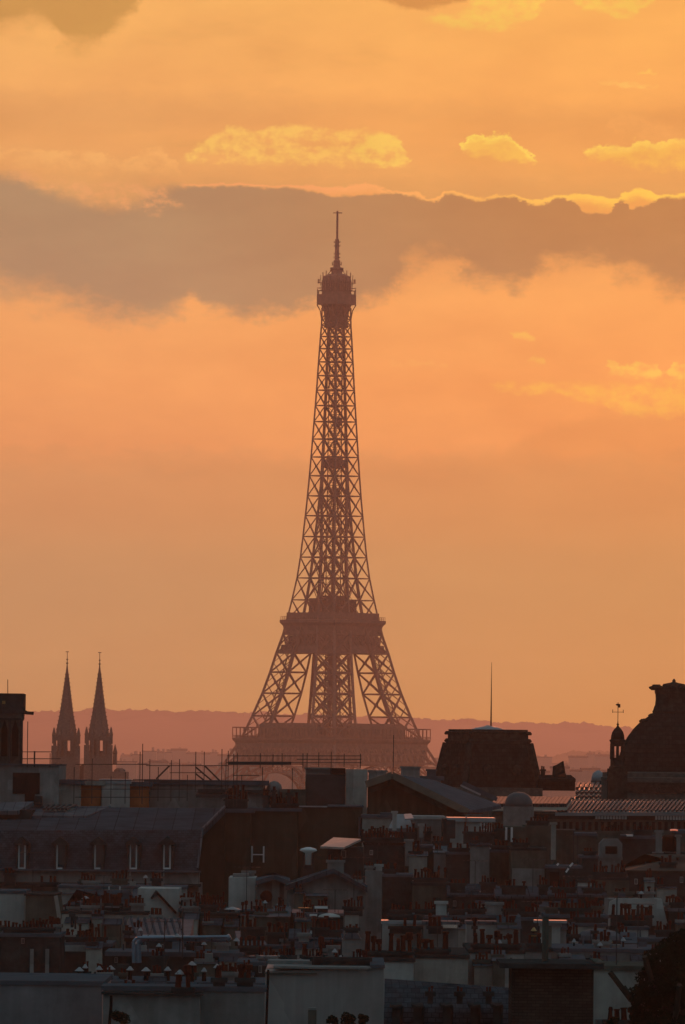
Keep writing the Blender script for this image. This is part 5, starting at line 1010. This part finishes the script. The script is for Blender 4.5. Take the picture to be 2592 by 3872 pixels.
# ------------------------------------------------------------------ small roof clutter (parts of their buildings)
rnd = random.Random(31)
for b in BLD:
    if b.raw < 500 or b.w < 2.2: continue
    wpx = b.w / b.k; L = b.xm - wpx / 2; ytop = 2900 + (42 - b.z) / b.k
    ytop += .01134 * (b.xm - 1296)
    for _ in range(max(1, int(wpx / 42))):
        xc = L + wpx * rnd.uniform(.08, .92); kind = rnd.random(); dy = rnd.uniform(1.2, max(1.4, b.dep * .7))
        if kind < .45:
            n = rnd.choice((2, 3, 4, 5)); b.stack(xc - n * 6, xc + n * 6, ytop - rnd.uniform(8, 18), ytop + 12, rnd.choice((SOOT, SOOT, TAUPE, GREY)), n, rnd.uniform(18, 32), dy=dy)
        elif kind < .65: b.cowl(xc, ytop - rnd.uniform(16, 34), ytop + 8, w=8, capw=rnd.uniform(14, 26), y=dy)
        elif kind < .8: b.part('vent_box', rnd.choice((GREY, LEAD, CREAM)), xc - rnd.uniform(8, 18), xc + rnd.uniform(8, 18), ytop - rnd.uniform(8, 20), ytop + 8, dy, dy + .8)
        else: b.pipe([(xc, ytop + 6), (xc, ytop - rnd.uniform(18, 46))], .04, rnd.choice((ZINC, SOOTM)), dy, 'vent_pipe')
# ------------------------------------------------------------------ annexes and windows on the bare walls
rnd = random.Random(58)
for b in BLD:
    if b.raw <= 500 or b.w < 2.2: continue
    wpx = b.w / b.k; L = b.xm - wpx / 2; ytop = 2900 + (42 - b.z) / b.k + .01134 * (b.xm - 1296); x = L + rnd.uniform(0, 30)
    while x < L + wpx - 26:
        w = min(rnd.uniform(26, 95), L + wpx - x); kind = rnd.random()
        if kind < .5 and b.dep > 2.5:                        # lean-to or stair head in front of the wall, with its own roof
            yt = ytop + rnd.uniform(14, 58); d_ = rnd.uniform(1.2, 3.2); z_ = b.Z(yt, x); x0, x1 = b.X(x), b.X(x + w)
            a_ = MB().box(x0, x1, -d_, -.02, 0, z_).build('annex', rnd.choice((GREY, CREAM, TAUPE, TAUPE, GREY)), b.o)
            rs = rnd.uniform(.05, .5); MB().add([(x0 - .05, -d_ - .1, z_), (x1 + .05, -d_ - .1, z_), (x1 + .05, -.02, z_ + rs), (x0 - .05, -.02, z_ + rs), (x0 - .05, -.02, z_), (x1 + .05, -.02, z_)], [(0, 1, 2, 3), (0, 4, 5, 1), (0, 3, 4), (1, 5, 2)]).build('annex_roof', rnd.choice((ZINC, ZINCD, LEAD, SLATE)), a_)
            if rnd.random() < .6: b.stack(x + 2, x + w * rnd.uniform(.35, .9), yt - rnd.uniform(2, 12), yt + 12, rnd.choice((SOOT, GREY, TAUPE)), rnd.choice((2, 3, 4, 5)), rnd.uniform(18, 34), dy=-d_ * .7)
        elif kind < .72:
            yw = ytop + rnd.uniform(10, 30); b.window(x + 4, x + 16, yw, yw + rnd.uniform(18, 28), y=-.02, frame=rnd.choice((GREY, PALE)), fw=1.6)
        x += w * rnd.uniform(.9, 1.5)
# ------------------------------------------------------------------ television aerials on the roofs (parts of their houses)
rnd = random.Random(77)
for b in BLD:
    if b.z < 20: continue
    for _ in range(rnd.choice((0, 0, 1))):
        x = rnd.uniform(b.x0 * .8, b.x1 * .8); y = rnd.uniform(1, 3); h = rnd.uniform(1.2, 2.2); mb = MB(); mb.beam((x, y, b.z - .2), (x, y, b.z + h), .035)
        a = rnd.uniform(-.5, .5); dx_ = math.cos(a) * .6; dy_ = math.sin(a) * .6; mb.beam((x - dx_, y - dy_, b.z + h), (x + dx_, y + dy_, b.z + h), .025)
        for j in range(6): t_ = -1 + j * .4; mb.beam((x + dx_ * t_ - dy_ * .5, y + dy_ * t_ + dx_ * .5, b.z + h), (x + dx_ * t_ + dy_ * .5, y + dy_ * t_ - dx_ * .5, b.z + h), .018)
        mb.build('tv_aerial', STEEL, b.o)
# ------------------------------------------------------------------ plants
def foliage(parent, blobs, n, size, seed, m_=LEAF, name='crown'):
    r = random.Random(seed); vs, fs = [], []
    tot = sum(b_[3] ** 2 for b_ in blobs)
    for (cx, cy, cz, R) in blobs:
        for _ in range(int(n * R * R / tot)):
            d = Vector((r.gauss(0, 1), r.gauss(0, 1), r.gauss(0, 1))).normalized(); rr = R * (.55 + .45 * r.random() ** .5) * (1 + .18 * math.sin(d.x * 5 + seed) * math.cos(d.z * 6))
            c = Vector((cx, cy, cz)) + Vector((d.x * rr, d.y * rr, d.z * rr * .85)); u = Vector((r.gauss(0, 1), r.gauss(0, 1), r.gauss(0, 1))).normalized(); v = u.orthogonal().normalized(); s_ = size * r.uniform(.6, 1.4); o = len(vs)
            vs += [c - u * s_, c + v * s_ * .5, c + u * s_, c - v * s_ * .5]; fs.append((o, o + 1, o + 2, o + 3))
    me = bpy.data.meshes.new(name); me.from_pydata([tuple(v) for v in vs], [], fs); me.materials.append(m_); o = bpy.data.objects.new(name, me); COL.objects.link(o); o.parent = parent; return o
Dt = 395; p = at(2540, 3700, Dt); t0 = empty('tree', (p.x, near(Dt), 0), 0, 'dark leafy tree crown filling the bottom right corner', 'tree')
tz = lambda y: at(2540, y, Dt).z; kk = 1 / ppm(Dt)
mb = MB().lathe([(.5, 0), (.38, tz(4100)), (.25, tz(3800)), (.08, tz(3620))], 9)
for a in range(9):
    an = a * 2.4; mb.tube([(0, 0, tz(4000) + a * .2), (1.1 * math.cos(an), 1.1 * math.sin(an), tz(3850) + a * .12), (1.7 * math.cos(an), 1.7 * math.sin(an), tz(3760) + a * .15)], .08, 5)
mb.build('trunk', BARK, t0)
r = random.Random(4); bl = []
for (px, py, R) in ((2560, 3590, 70), (2500, 3640, 75), (2600, 3640, 90), (2470, 3720, 70), (2540, 3720, 90), (2440, 3800, 60), (2500, 3820, 90), (2590, 3800, 90), (2450, 3880, 60), (2530, 3900, 90), (2430, 3960, 70), (2600, 3560, 60), (2640, 3700, 90), (2520, 3600, 35), (2470, 3660, 40), (2420, 3760, 35), (2416, 3860, 30)):
    bl.append(((px - 2540) * kk, r.uniform(-1.0, 1.0), tz(py), R * kk))
foliage(t0, bl, 26000, .055, 3)
def shrub(label, px, py, w, h, D, zbase_y, seed, group=None):
    p = at(px, py, D); o = empty('shrub', (p.x, near(D), 0), 0, label, 'shrub', group); k_ = 1 / ppm(D)
    zb = at(px, zbase_y, D).z; MB().lathe([(w * k_ * .3, zb - .4), (w * k_ * .38, zb)], 8).build('planter', TAUPE, o)
    r = random.Random(seed); MB().tube([(0, 0, zb - .1), (.03, 0, zb + h * k_ * .5)], .03, 5).build('stem', BARK, o)
    foliage(o, [(r.uniform(-.4, .4) * w * k_ * .7, r.uniform(-.1, .1), zb + h * k_ * r.uniform(.3, .8), w * k_ * r.uniform(.2, .32)) for _ in range(6)], 1400, .035, seed)
shrub('dark bushy shrub rising before the twin pot wall', 460, 3850, 80, 60, 450, 3885, 1)
shrub('leftmost of three dark terrace plants before the big pale wall', 1258, 3850, 46, 56, 470, 3890, 2)
shrub('widest of three dark terrace plants before the big pale wall', 1318, 3850, 70, 62, 471, 3890, 3)
shrub('rightmost of three dark terrace plants before the big pale wall', 1378, 3850, 44, 60, 472, 3890, 4)
shrub('small dark plant at the foot of the narrow cream wall', 2320, 3850, 50, 50, 415, 3892, 5)
